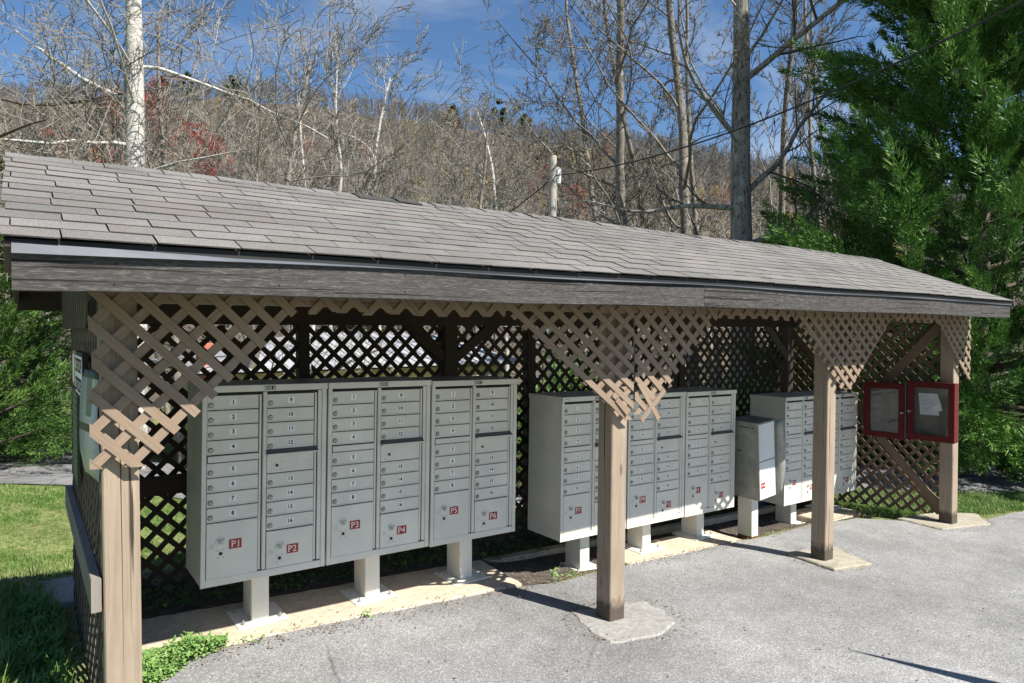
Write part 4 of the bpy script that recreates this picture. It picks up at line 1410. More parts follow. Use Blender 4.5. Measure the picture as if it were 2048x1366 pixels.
def film_pouch():
    root = empty("plastic_pouch", (0.262, 3.55, 1.27), "cloudy plastic pouch with green bands hanging off the left lattice wall", "plastic pouch")
    n = 14
    m = MB(); vs = []
    for i in range(n+1):
        q = i/n
        z = 0.47*q
        for j in range(4):
            u = j/3
            x = -0.004 - 0.052*u*(0.45+0.55*math.sin(q*2.9+0.2)) + 0.003*math.sin(9*q+3*u)
            vs.append((x, -0.16+0.30*u-0.02*math.sin(q*6), z))
    fs = []; mi = []
    for i in range(n):
        for j in range(3):
            fs.append((4*i+j, 4*i+j+1, 4*(i+1)+j+1, 4*(i+1)+j))
            mi.append(1 if i in (6, 13) else (2 if i > 7 and j == 1 else 0))
    m.add(vs, fs, None, 0, True); m.mi = mi
    o = obj("film", m, [M["plastic_film"], M["green_print"], M["pale_green_print"]], root)
    sm = o.modifiers.new("thickness", 'SOLIDIFY'); sm.thickness = 0.003
film_pouch()

# ------------------------------------------------------------------ pile of flat signs on the ground at the right
def flat_sign(x, y, z, w, h, yaw, tilt, face, marks, label):
    root = empty("flat_sign", (x, y, z), label, "sign", "flat signs lying in a pile by the end wall", rot=(tilt[0], tilt[1], yaw))
    m = MB(); m.box(-w/2, w/2, -h/2, h/2, 0, 0.012)
    obj("board", m, M["black_plastic"] if face != "wood" else M["raw_end"], root)
    m = MB(); m.box(-w/2+0.02, w/2-0.02, -h/2+0.02, h/2-0.02, 0.0122, 0.0135)
    obj("face", m, {"dark": M["black_plastic"], "white": M["white_paint"], "blue": M["blue"], "wood": M["raw_end"]}[face], root)
    if marks:
        m = MB()
        for (cx, cy, r) in marks:
            k = 9
            pts = [(cx+r*(1+0.35*math.sin(3*a))*math.cos(2*math.pi*a/k), cy+r*0.8*math.sin(2*math.pi*a/k)) for a in range(k)]
            m.prism(pts, 0.0137, 0.03)
        obj("red_emblem", m, M["red_plastic"], root)
flat_sign(7.95, 5.0, -0.30, 0.62, 0.42, 0.2, (0.02,0.04), "dark", [(0.12,0.02,0.06),(-0.12,0.08,0.05),(0.22,-0.1,0.045)], "black sign with red emblems lying on top of the pile by the end wall")
flat_sign(8.15, 4.72, -0.33, 0.5, 0.3, -0.35, (0.0,0.03), "dark", [(0.05,0.02,0.045)], "black board with one red emblem at the right edge of the sign pile")
flat_sign(7.75, 5.2, -0.31, 0.5, 0.34, 0.5, (0.03,0.0), "blue", [], "blue faced board at the back of the sign pile")
flat_sign(7.92, 4.78, -0.345, 0.6, 0.25, 0.05, (0,0.02), "white", [], "white faced board under the front of the sign pile")
flat_sign(8.2, 4.62, -0.35, 0.55, 0.05, -0.25, (0,0), "wood", [], "thin grey wooden slat lying in front of the sign pile")
flat_sign(8.3, 5.05, -0.32, 0.4, 0.3, 0.9, (0.05,0.02), "dark", [], "plain black board leaning into the lattice behind the sign pile")

# ------------------------------------------------------------------ yellow building behind
def building():
    root = empty("yellow_building", (6.5, 14.1, -1.3), "low yellow sided building with a grey metal roof seen through the back lattice", "building")
    ox, oy, oz = 6.5, 14.1, -1.3
    def L(m): 
        m.v = [(x-ox, y-oy, z-oz) for x, y, z in m.v]; return m
    ez, rz_ = 1.15, 1.85
    wall = MB()
    for i in range(18):
        z0 = -1.3 + i*0.135
        wall.box(3.1, 9.95, 14.3-0.004*(i%2), 19.6, z0, z0+0.132)
    w = obj("wall", L(wall), M["yellow_wall"], root)
    a, b, c, d = (2.7,14.05,ez), (10.35,14.05,ez), (10.35,20.0,ez), (2.7,20.0,ez)
    e, f = (5.75,17.05,rz_), (9.3,17.05,rz_)
    m = MB()
    m.add([a,b,c,d,e,f], [(0,1,5,4),(1,2,5),(2,3,4,5),(3,0,4)])
    m.box(2.7,10.35,14.03,14.05,ez-0.06,ez+0.005); m.box(2.7,2.72,14.05,20,ez-0.06,ez+0.005); m.box(10.33,10.35,14.05,20,ez-0.06,ez+0.005)
    m.add([(2.72,14.06,ez-0.1),(10.33,14.06,ez-0.1),(10.33,20,ez-0.1),(2.72,20,ez-0.1)], [(0,1,2,3)])
    roof = obj("roof", L(m), M["metal_roof"], root)
    sl = (rz_-ez)/3.0
    for i in range(33):
        x = 2.82 + i*0.23
        if x > 10.25: break
        top = min(3.0, (x-2.7)*3.0/3.05, (10.35-x)*3.0/1.05)
        if top < 0.15: continue
        m = MB(); m.timber((x,14.06,ez+0.008), (x,14.06+top,ez+0.008+top*sl), 0.018, 0.028, Vector((1,0,0)))
        obj("roof_rib", L(m), M["metal_roof"], roof)
    for x in (3.9, 5.4, 7.2, 8.8):
        m = MB(); m.box(x, x+0.7, 14.26, 14.29, -0.2, 0.75)
        fr = MB()
        for q in ((x-.05,x,-.25,.8),(x+.7,x+.75,-.25,.8),(x,x+.7,.75,.8),(x,x+.7,-.25,-.2)):
            fr.box(q[0],q[1],14.24,14.294,q[2],q[3])
        wdw = obj("window", L(fr), M["white_paint"], root)
        obj("pane", L(m), M["glass"], wdw)
    ch = MB(); ch.box(2.85, 3.09, 14.6, 15.0, -1.3, 1.66)
    for i in range(18):
        z = 0.9+i*0.042
        ch.box(2.845, 3.093, 14.595, 15.005, z, z+0.032)
    obj("chimney", L(ch), M["brick"], root)
building()

# ------------------------------------------------------------------ bare trees
def grow(start, direction, r, L, lvl, maxlvl, out, wander=0.22, up=0.05, tw=0.22, lf=(0.22, 0.42), kids=(5, 7, 6, 4), ratio=0.6, ang=(35, 65), rmin=0.004, seg=0.45, droop=0.0, start_frac=0.25):
    n = max(2, int(L/seg) if lvl == 0 else min(9, max(2 if lvl > 2 else 3, int(L/(seg*0.75))+1)))
    pts = [Vector(start)]; rad = [r]
    d = Vector(direction).normalized()
    for i in range(n):
        d = (d + Vector((random.gauss(0,1), random.gauss(0,1), random.gauss(0,1)))*wander*(tw if lvl == 0 else 1.0) + Vector((0,0,up-droop*lvl))).normalized()
        pts.append(pts[-1] + d*L/n)
        q = (i+1)/n
        rad.append(max(rmin, r*(1-0.75*q) if lvl else r*(1-0.7*q)))
    out.append((lvl, pts, rad))
    if lvl >= maxlvl: return
    nk = kids[min(lvl, len(kids)-1)]
    nk = max(1, int(round(nk*random.uniform(0.8, 1.25))))
    for k in range(nk):
        q = start_frac + (1-start_frac)*(k+random.random())/nk if lvl == 0 else 0.15+0.85*(k+random.random())/nk
        q = min(q, 0.99)
        i = min(n-1, int(q*n)); f = q*n-i
        p = pts[i].lerp(pts[i+1], f)
        rr = rad[i]*(1-f)+rad[i+1]*f
        ax = (pts[i+1]-pts[i]).normalized()
        s = ax.orthogonal().normalized()
        s.rotate(Matrix.Rotation(random.random()*2*math.pi, 3, ax))
        a = R(random.uniform(*ang))
        nd = ax*math.cos(a) + s*math.sin(a) + Vector((0,0,0.15 if lvl else 0.0))
        cl = L*ratio*random.uniform(0.7, 1.1)*(1-0.55*q if lvl == 0 else 1-0.4*q)
        grow(p, nd, max(rmin, rr*(random.uniform(*lf) if lvl == 0 else random.uniform(0.42, 0.6))), cl, lvl+1, maxlvl, out, wander, up, tw, lf, kids, ratio, ang, rmin, seg, droop)

def tubes_mesh(name, branches, mats, base=(0,0,0), sides=None):
    m = MB(); b = Vector(base)
    for lvl, pts, rad in branches:
        r = rad[0]
        n = 12 if r > 0.12 else 8 if r > 0.05 else 5 if r > 0.025 else 3
        m.tube([p-b for p in pts], rad, n, 0, r > 0.02, cap=False)
    return m.mesh(name, mats)

def bare_tree(x, y, H, r, label, seed, barkm="bark_mid", twigm="twig", maxlvl=4, lean=(0,0), limbs=None, buds=None, budn=0, group="bare trees behind the shelter", name="bare_tree", **kw):
    random.seed(seed)
    z = G(x, y)
    root = empty(name, (x, y, z), label, "tree", group)
    out = []
    p0 = Vector((x, y, z-0.1))
    grow(p0, Vector((lean[0], lean[1], 1)), r, H, 0, maxlvl, out, **kw)
    if limbs:
        for (h, d, rr, LL, lvl) in limbs:
            q = h/H; tp = out[0][1]; n = len(tp)-1
            i = min(n-1, int(q*n)); p = tp[i].lerp(tp[i+1], q*n-i)
            grow(p, Vector(d), rr, LL, lvl, maxlvl, out, **{**kw, "start_frac": 0.2})
    trunk = [b for b in out if b[0] <= 1]; crown = [b for b in out if b[0] > 1]
    obj("trunk", tubes_mesh("trunk", trunk, [M[barkm]], (x, y, z)), None, root)
    obj("crown", tubes_mesh("crown", crown, [M[twigm]], (x, y, z)), None, root)
    if buds:
        tips = [b[1][-1] for b in out if b[0] >= maxlvl-1] + [b[1][len(b[1])//2] for b in out if b[0] >= maxlvl-1]
        tips = np.array([[p.x-x, p.y-y, p.z-z] for p in tips])
        idx = RNG.integers(0, len(tips), budn)
        c = tips[idx] + RNG.normal(0, 0.10, (budn, 3))
        obj("buds", fast_mesh("buds", leaf_quads(c, 0.022, 0.035), 3, [M[buds]]), None, root, kind="stuff")
    return root

def leaf_quads(c, lo, hi):
    n = len(c)
    a = RNG.normal(size=(n, 3)); a /= np.linalg.norm(a, axis=1)[:, None]
    b = RNG.normal(size=(n, 3)); b = np.cross(a, b); b /= np.linalg.norm(b, axis=1)[:, None]
    s = RNG.uniform(lo, hi, (n, 1))
    return np.stack([c+a*s, c-a*s*0.6+b*s*0.7, c-a*s*0.6-b*s*0.7], axis=1)

def at(px, D):
    """ground position seen in column px of the photograph at depth D (used once to site the trees)"""
    l = (px-1024)/1365.0*D
    return (D*CT + l*ST, D*ST - l*CT)

# the hero trees
x, y = at(268, 13.0)
bare_tree(x, y, 15, 0.235, "tall straight tree with whitish bark rising behind the left end of the shelter roof", 3, "bark_white", "bark_pale_branch", 4, lean=(0.0,0.0), tw=0.03, lf=(0.10,0.22),
          wander=0.14, up=0.02, kids=(7, 8, 6, 4), ratio=0.46, ang=(50, 85), rmin=0.006, droop=0.015, start_frac=0.42,
          limbs=[(4.6, (-1,0.7,0.55), 0.045, 3.4, 1), (4.9, (-0.9,0.3,0.2), 0.035, 2.8, 1), (7.0, (-0.8,0.9,0.7), 0.055, 3.8, 1), (7.7, (0.9,-0.4,-0.05), 0.04, 3.8, 1), (5.6,(0.7,-0.9,0.4),0.04,2.6,1), (6.2, (-0.7,0.1,0.1), 0.045, 3.0, 1)])
x, y = at(1488, 14.0)
bare_tree(x, y, 15, 0.27, "thickest grey tree trunk behind the roof, left of the big cypress", 8, "bark_grey", "twig", 4, lean=(0,0), tw=0.05, lf=(0.10,0.24),
          wander=0.14, up=0.03, kids=(8, 8, 6, 5), ratio=0.42, ang=(35, 70), rmin=0.006, start_frac=0.4,
          limbs=[(3.9, (-0.9,0.9,0.25), 0.055, 3.2, 1), (5.2, (0.9,-0.5,0.9), 0.065, 4.5, 1), (4.2, (0.7,-0.6,0.35), 0.06, 3.4, 1), (5.0,(-1,0.6,0.2),0.06,3.4,1), (7.6,(0.8,-0.6,0.8),0.07,5,1), (6.4,(-0.9,0.7,0.6),0.06,3.4,1)])
x, y = at(1388, 17.0)
bare_tree(x, y, 16, 0.17, "slim grey tree just left of the thickest trunk", 21, "bark_mid", "twig", 4, wander=0.15, kids=(13, 8, 6, 5), ratio=0.40, ang=(40, 75), rmin=0.006, start_frac=0.25)
x, y = at(1284, 18.5)
bare_tree(x, y, 17, 0.17, "slim grey tree with broad fine crown between utility pole and thickest trunk", 34, "bark_mid", "twig", 4, wander=0.15, kids=(14, 9, 6, 5), ratio=0.40, ang=(35, 70), rmin=0.007, start_frac=0.28, buds="bud_green", budn=900)
x, y = at(1330, 24)
bare_tree(x, y, 17, 0.13, "thin tree behind and between the two slim grey trees", 35, "bark_mid", "twig", 3, wander=0.2, kids=(18, 11, 8), ratio=0.36, ang=(30, 60), rmin=0.009)
x, y = at(1215, 22)
bare_tree(x, y, 16, 0.14, "fine twigged tree with green buds, leftmost of the tall right hand trees", 36, "bark_mid", "twig", 4, wander=0.18, kids=(16, 9, 7, 5), ratio=0.38, ang=(30, 60), rmin=0.008, buds="bud_green", budn=1400)
x, y = at(1430, 22)
bare_tree(x, y, 15, 0.12, "thin tree with arching pale branches close left of the thickest trunk", 37, "bark_pale_branch", "twig", 4, wander=0.22, kids=(14, 8, 6, 4), ratio=0.38, rmin=0.008)
x, y = at(1545, 19)
bare_tree(x, y, 16, 0.12, "thin tree immediately right of the thickest trunk", 38, "bark_mid", "twig", 4, wander=0.2, kids=(15, 9, 6, 4), ratio=0.36, ang=(20, 50), rmin=0.008)
x, y = at(1630, 23)
bare_tree(x, y, 17, 0.12, "tall thin tree with upright twigs seen left of the cypress top", 39, "bark_mid", "twig", 4, wander=0.12, kids=(16, 9, 6, 4), ratio=0.36, ang=(15, 40), rmin=0.009)
x, y = at(1700, 26)
bare_tree(x, y, 18, 0.13, "tall thin tree partly hidden by the cypress", 40, "bark_mid", "twig", 3, wander=0.14, kids=(18, 11, 8), ratio=0.36, ang=(15, 45), rmin=0.01)
x, y = at(1610, 30)
bare_tree(x, y, 9, 0.12, "small tree in golden bud between the thickest trunk and the cypress", 41, "bark_mid", "twig", 4, wander=0.2, kids=(10, 6, 5, 3), ratio=0.45, rmin=0.01, buds="bud_gold", budn=5000)
# spreading tree group at the left
x, y = at(425, 13.5)
r0 = bare_tree(x, y, 9.0, 0.105, "spreading tree with dark arching limbs right of the whitish trunk", 51, "bark_mid", "bark_pale_branch", 4, lean=(0.30,-0.18), wander=0.15, up=0.03, kids=(10, 7, 5, 3), ratio=0.66, ang=(35, 75), rmin=0.006, start_frac=0.3,
          limbs=[(0.5, (0.9,-0.7,0.7), 0.075, 4.2, 1)])
x, y = at(365, 14)
bare_tree(x, y, 9.4, 0.10, "upright forked tree between the whitish trunk and the spreading tree", 52, "bark_mid", "bark_pale_branch", 4, lean=(-0.05,0.0), wander=0.13, kids=(9, 7, 5, 3), ratio=0.62, ang=(30, 60), rmin=0.006, start_frac=0.3)
x, y = at(312, 15)
bare_tree(x, y, 8.4, 0.085, "crooked small tree close to the right of the whitish trunk", 53, "bark_mid", "twig", 4, lean=(-0.12,0.1), wander=0.16, kids=(8, 6, 5, 3), ratio=0.58, rmin=0.006)
x, y = at(150, 14)
bare_tree(x, y, 9.2, 0.10, "low tree with arching limbs left of the whitish trunk", 54, "bark_mid", "bark_pale_branch", 4, lean=(0.05,-0.05), wander=0.15, kids=(10, 7, 5, 3), ratio=0.62, ang=(40, 80), rmin=0.006, start_frac=0.25)
x, y = at(-90, 11)
bare_tree(x, y, 11, 0.16, "tree at the left edge with dark drooping twigs over the frame corner", 55, "bark_dark", "twig", 4, wander=0.14, kids=(10, 7, 6, 4), ratio=0.5, ang=(50, 85), rmin=0.006, droop=0.02, start_frac=0.3)
x, y = at(30, 18)
bare_tree(x, y, 8.5, 0.10, "thin tree behind the far left corner of the roof", 56, "bark_mid", "bark_pale_branch", 4, wander=0.14, kids=(9, 7, 5, 3), ratio=0.55, rmin=0.007)
# slender pale trees
for i, (px, D, H, lb) in enumerate(((668, 30, 14.0, "slender pale tree with several upright stems, left one of the sycamore pair"), (712, 29, 13.8, "slender pale tree with upright fan of twigs, right one of the sycamore pair"),
                                    (630, 33, 14.0, "pale twiggy tree left of the sycamore pair"))):
    x, y = at(px, D)
    bare_tree(x, y, H, 0.13, lb, 61+i, "bark_white", "bark_pale_branch", 4, wander=0.16, kids=(15, 9, 7, 4), ratio=0.42, ang=(15, 42), rmin=0.011, start_frac=0.15)
x, y = at(965, 26)
bare_tree(x, y, 11.0, 0.15, "wide forked bare tree left of the utility pole", 71, "bark_mid", "bark_pale_branch", 4, lean=(0.05,0), wander=0.16, kids=(11, 8, 6, 4), ratio=0.58, ang=(30, 65), rmin=0.009, start_frac=0.18, buds="bud_brown", budn=1200)
x, y = at(1010, 34)
bare_tree(x, y, 14.5, 0.13, "thin pale tree whose top reaches above the ridge skyline", 72, "bark_white", "bark_pale_branch", 4, wander=0.22, kids=(9, 6, 5, 3), ratio=0.35, ang=(25, 55), rmin=0.011)
x, y = at(1195, 30)
bare_tree(x, y, 10, 0.12, "wide arching tree behind the utility pole", 73, "bark_mid", "twig", 4, lean=(-0.15,0.1), wander=0.28, kids=(10, 7, 6, 3), ratio=0.48, ang=(35, 70), rmin=0.010)
x, y = at(335, 24)
bare_tree(x, y, 10.6, 0.11, "small tree covered in red buds behind the whitish trunk", 81, "bark_mid", "twig", 4, wander=0.22, kids=(10, 7, 6, 3), ratio=0.5, rmin=0.008, buds="bud_red", budn=16000)
x, y = at(215, 27)
bare_tree(x, y, 9.8, 0.09, "second red budded tree low at the left of the whitish trunk", 82, "bark_mid", "twig", 4, wander=0.22, kids=(9, 6, 5, 3), ratio=0.5, rmin=0.008, buds="bud_red", budn=7000)
random.seed(99)
THICK = ["thicket tree cut by the left picture edge", "thicket tree over the left gable corner of the roof", "thicket tree just left of the low arching tree",
         "thicket tree behind the gap between the low arching tree and the whitish trunk", "thicket tree directly behind the whitish trunk", "thicket tree right of the spreading dark limbed tree",
         "thicket tree beneath the spreading branch ends, near the dark roof vent", "thicket tree over the dark lifted ridge cap at left", "thicket tree first to the right of the sycamore pair",
         "thicket tree second to the right of the sycamore pair, nearer", "thicket tree on the left of the wide forked tree, farther back", "thicket tree close left of the wide forked tree",
         "thicket tree between the wide forked tree's left limbs", "thicket tree close left of the utility pole", "thicket tree directly behind the utility pole", "thicket tree first to the right of the utility pole",
         "thicket tree left of the broad fine crowned slim tree", "thicket tree behind the slim grey tree beside the thickest trunk", "thicket tree just left of the thickest trunk, behind it", "thicket tree at the foot of the cypress's left side"]
pxs = [(-40,24),(60,30),(120,24),(190,33),(255,30),(500,26),(540,34),(585,24),(760,33),(800,27),(840,38),(880,30),(920,38),(1060,30),(1120,26),(1150,38),(1250,32),(1370,30),(1460,30),(1520,36)]
for i, (px, D) in enumerate(pxs):
    x, y = at(px, D)
    H = random.uniform(6.5, 9.5)
    b_ = [None, "bud_green", "bud_brown", None][i % 4]
    bare_tree(x, y, H, 0.10, THICK[i], 200+i, ["bark_mid","bark_pale_branch","bark_white"][i%3], ["twig","bark_pale_branch"][i%2], 3,
              lean=(random.uniform(-.15,.15), random.uniform(-.15,.15)), wander=0.15, kids=(10, 8, 6), ratio=0.52, ang=(25, 65), rmin=0.009, start_frac=0.15,
              group="thicket trees at the front of the wood", buds=b_, budn=700 if b_ else 0)

# ------------------------------------------------------------------ woodland as one mass (instanced)
def scatter(name, pts, scl, rot, idx, protos, label=None):
    """ONE object: points carrying instances of the prototype meshes"""
    coll = bpy.data.collections.new(name + "_kinds")
    for i, me in enumerate(protos):
        o = bpy.data.objects.new("%s_%02d" % (name, i), me)
        coll.objects.link(o)
    me = bpy.data.meshes.new(name)
    me.vertices.add(len(pts))
    me.vertices.foreach_set("co", np.asarray(pts, dtype=np.float32).ravel())
    a = me.attributes.new("scl", 'FLOAT', 'POINT'); a.data.foreach_set("value", np.asarray(scl, dtype=np.float32))
    a = me.attributes.new("rot", 'FLOAT_VECTOR', 'POINT'); a.data.foreach_set("vector", np.asarray(rot, dtype=np.float32).ravel())
    a = me.attributes.new("idx", 'INT', 'POINT'); a.data.foreach_set("value", np.asarray(idx, dtype=np.int32))
    me.update()
    o = obj(name, me)
    o["kind"] = "stuff"
    if label: o["label"] = label
    ng = bpy.data.node_groups.new(name, 'GeometryNodeTree')
    ng.interface.new_socket("Geometry", in_out='INPUT', socket_type='NodeSocketGeometry')
    ng.interface.new_socket("Geometry", in_out='OUTPUT', socket_type='NodeSocketGeometry')
    gi = ng.nodes.new("NodeGroupInput"); go = ng.nodes.new("NodeGroupOutput")
    ci = ng.nodes.new("GeometryNodeCollectionInfo")
    ci.inputs["Collection"].default_value = coll
    ci.inputs["Separate Children"].default_value = True
    ci.inputs["Reset Children"].default_value = True
    ip = ng.nodes.new("GeometryNodeInstanceOnPoints")
    ip.inputs["Pick Instance"].default_value = True
    def named(nm, t):
        n = ng.nodes.new("GeometryNodeInputNamedAttribute"); n.data_type = t
        n.inputs["Name"].default_value = nm
        return [s for s in n.outputs if s.enabled and s.name == "Attribute"][0]
    ng.links.new(gi.outputs[0], ip.inputs["Points"])
    ng.links.new(ci.outputs[0], ip.inputs["Instance"])
    ng.links.new(named("idx", 'INT'), ip.inputs["Instance Index"])
    ng.links.new(named("rot", 'FLOAT_VECTOR'), ip.inputs["Rotation"])
    ng.links.new(named("scl", 'FLOAT'), ip.inputs["Scale"])
    ng.links.new(ip.outputs[0], go.inputs[0])
    md = o.modifiers.new("scatter", 'NODES'); md.node_group = ng
    return o

def proto_tree(seed, H, lvl, kids, ratio, ang, rmin, r, mat):
    random.seed(seed); out = []
    grow(Vector((0,0,0)), Vector((random.uniform(-.08,.08),random.uniform(-.08,.08),1)), r, H, 0, lvl, out, wander=0.22, up=0.04, kids=kids, ratio=ratio, ang=ang, rmin=rmin, start_frac=0.2)
    m = MB()
    for l, pts, rad in out:
        m.tube(pts, rad, 5 if rad[0] > .06 else 3, 0, False, cap=False)
    return m, out
def woodland():
    protos = []
    for i in range(7):
        m, out = proto_tree(300+i, 9, 3, (9, 6, 5), 0.45, (22, 60), 0.022, 0.12, None)
        mats = [M["wood_far"], M[["bud_brown", "bud_green", "bud_gold", "bud_red", "bud_brown", "bud_brown", "bud_green"][i]]]
        me = m.mesh("kind", mats)
        if i in (1, 2, 3, 4):
            tips = np.array([[*b[1][-1]] for b in out if b[0] >= 2])
            n = (500, 900, 900, 900, 700)[i]
            c = tips[RNG.integers(0, len(tips), n)] + RNG.normal(0, .28, (n, 3))
            q = leaf_quads(c, 0.05, 0.09)
            b0 = len(m.v)
            vv = q.reshape(-1, 3).tolist()
            m.add(vv, [(3*k, 3*k+1, 3*k+2) for k in range(n)], None, 1)
            me = m.mesh("kind", mats)
        protos.append(me)
    pts, scl, rot, idx = [], [], [], []
    rg = np.random.default_rng(5)
    # near belt
    def add(D, px, s, kindw):
        l = (px-1024)/1365*D
        x, y = D*CT+l*ST, D*ST-l*CT
        pts.append((x, y, G(x, y)-0.2)); scl.append(s); rot.append((rg.normal(0,.06), rg.normal(0,.06), rg.uniform(0,6.28)))
        idx.append(rg.choice(7, p=kindw))
    kn = [0.34,0.14,0.10,0.02,0.08,0.18,0.14]
    kf = [0.42,0.04,0.04,0.012,0.09,0.36,0.038]
    for _ in range(330):
        D = rg.uniform(36, 75); add(D, rg.uniform(-500, 2300), rg.uniform(0.5, 1.0), kn)
    for _ in range(4000):
        D = math.sqrt(rg.uniform(65**2, 372**2))
        add(D, rg.uniform(-500, 2000), rg.uniform(0.75, 1.25), kf)
    for _ in range(900):
        D = rg.uniform(345, 372)
        add(D, rg.uniform(-300, 1700), rg.uniform(0.7, 1.15), kf)
    scatter("woodland", pts, scl, rot, idx, protos, "bare grey brown wood covering the mountainside behind the shelter")
woodland()

# ------------------------------------------------------------------ evergreens
def plume_leaves(axis0, axis1, radius, n, ll, lw, droop=0.0):
    """feathery pointed tuft: kites growing outwards and forwards along an axis"""
    a0 = np.array(axis0); a1 = np.array(axis1)
    u = a1-a0; L = np.linalg.norm(u); u = u/L
    t = RNG.random(n)**0.85
    prof = np.where(t < 0.3, t/0.3, (1-t)/0.7)*0.85+0.15*(1-t)
    rd = RNG.normal(size=(n, 3)); rd -= (rd@u)[:, None]*u; rd /= np.linalg.norm(rd, axis=1)[:, None]
    rr = (RNG.random(n)**0.6)*prof*radius
    p = a0 + u*(t*L)[:, None] + rd*rr[:, None]
    d = rd*0.6 + u*RNG.uniform(0.6, 1.5, (n, 1)) + RNG.normal(0, .16, (n, 3)); d[:, 2] -= droop
    d /= np.linalg.norm(d, axis=1)[:, None]
    nrm = RNG.normal(size=(n, 3)); s = np.cross(d, nrm); s /= np.linalg.norm(s, axis=1)[:, None]
    l = RNG.uniform(0.6, 1.2, (n, 1))*ll; w = RNG.uniform(0.7, 1.2, (n, 1))*lw
    return np.stack([p-s*w, p+s*w, p+d*l], axis=1)

def cypress(x, y, H, Rad, label, nplume, seed, mat="cypress", zlow=0.45, leaf=(0.125, 0.0115), per=190, plen=(0.7, 1.35), name="cypress_tree", profile=None, arc=None):
    global RNG
    RNG = np.random.default_rng(seed); random.seed(seed)
    z0 = G(x, y)
    root = empty(name, (x, y, z0), label, "tree", None)
    m = MB()
    m.tube([Vector((0,0,-0.1)), Vector((0.05,0,H*0.4)), Vector((0,0.03,H*0.92))], [0.20*H/11, 0.13*H/11, 0.02], 8)
    prof = profile or (lambda q: ((1-q)**0.95*0.98+0.02)*(0.70+0.30*min(1, q*5)))
    leaves = []
    nb = max(8, int(nplume/26))
    for i in range(nb):
        q = (i+RNG.random())/nb
        q = q**1.25
        zc = zlow + (H-zlow)*q
        rmax = Rad*prof(q)*RNG.uniform(0.80, 1.12)
        az = i*2.39996 + RNG.normal(0, .25)
        out = np.array([math.cos(az), math.sin(az), 0.0]); lat = np.array([-out[1], out[0], 0.0])
        rise = RNG.uniform(0.10, 0.55) if q > 0.12 else RNG.uniform(-0.12, 0.15)
        p0 = np.array([0, 0, max(0.3, zc - rmax*0.30)])
        tipb = out*rmax + np.array([0, 0, zc - rmax*0.30 + rmax*(0.30+rise*0.6)])
        def along(t): return p0 + (tipb-p0)*t + np.array([0, 0, -0.10*rmax*math.sin(math.pi*t)])
        m.tube([Vector(along(0)), Vector(along(.35)), Vector(along(.7)), Vector(along(.97))], [0.045*rmax/3+.01, 0.03*rmax/3+.007, 0.013, 0.004], 4, cap=False)
        for k in range(26):
            t = 0.14 + 0.88*RNG.random()**0.7
            w = rmax*0.26*(1.15-t)+0.10
            base = along(t) + lat*RNG.normal(0, w*0.75) + np.array([0, 0, RNG.normal(0.03, 0.10+0.05*rmax)])
            Lp = RNG.uniform(*plen)*(0.62+0.38*(1-q))*(0.75+0.25*t)
            u = out*RNG.uniform(0.5, 1.1) + lat*RNG.normal(0, .38) + np.array([0, 0, RNG.uniform(0.25, 1.0) if q > .1 else RNG.uniform(-0.3, 0.5)])
            u /= np.linalg.norm(u)
            leaves.append(plume_leaves(base, base+u*Lp, Lp*RNG.uniform(0.16, 0.24), int(per*RNG.uniform(.7, 1.3)), *leaf))
    q = np.concatenate(leaves)
    obj("trunk", m, M["bark_dark"], root)
    obj("crown", fast_mesh("crown", q, 3, [M[mat]]), None, root)
    return root
x, y = at(1955, 12.4)
cypress(x, y, 12.8, 4.3, "huge dark green cypress filling the right edge of the picture", 3600, 401, per=210, zlow=0.75)
x, y = at(2330, 15.5)
cypress(x, y, 12.5, 3.8, "second cypress beyond the right edge, behind the huge one", 500, 402, per=150)
x, y = at(1620, 17.5)
cypress(x, y, 3.6, 1.3, "low dark cypress tips peeping over the roof left of the huge cypress", 90, 403, per=80)
x, y = at(-125, 12.0)
cypress(x, y, 4.9, 2.9, "light green cypress bush at the left edge beside the driveway", 1250, 404, "cypress_light", zlow=0.7, per=170, leaf=(0.115, 0.010), plen=(0.6, 1.1),
        profile=lambda q: (1-q**2.2)**0.6*(0.62+0.38*min(1, q*4)), name="cypress_bush")
for i, (px, D, H, Rd, lb) in enumerate(((760, 44, 6.5, 2.2, "dull green pine low in the wood right of the sycamore pair"), (712, 50, 8, 2.4, "dull green pine directly behind the sycamore pair"), (545, 52, 7, 2.2, "dull green pine behind the spreading tree"),
                                        (1600, 40, 7, 2.2, "blue green pine left of the huge cypress"), (1560, 46, 9, 2.2, "taller pine just right of the thickest trunk"))):
    x, y = at(px, D)
    cypress(x, y, H, Rd, lb, 130, 500+i, "pine", leaf=(0.28, 0.035), per=45, plen=(0.9, 1.6), name="pine_tree")
for i, (px, D, H) in enumerate(((997, 350, 15), (1049, 352, 11), (905, 340, 9), (380, 340, 13), (330, 335, 12), (470, 330, 11))):
    x, y = at(px, D)
    nm = ["left one of the two dark pines on the ridge skyline", "right one of the two dark pines on the ridge skyline", "small round pine below the skyline in the middle",
          "middle one of the three green pines on the left skyline", "leftmost green pine on the left skyline", "rightmost green pine on the left skyline"][i]
    cypress(x, y, H, H*0.30, nm, 60, 520+i, "pine", leaf=(1.3, 0.28), per=26, plen=(2.0, 3.4), name="pine_tree")

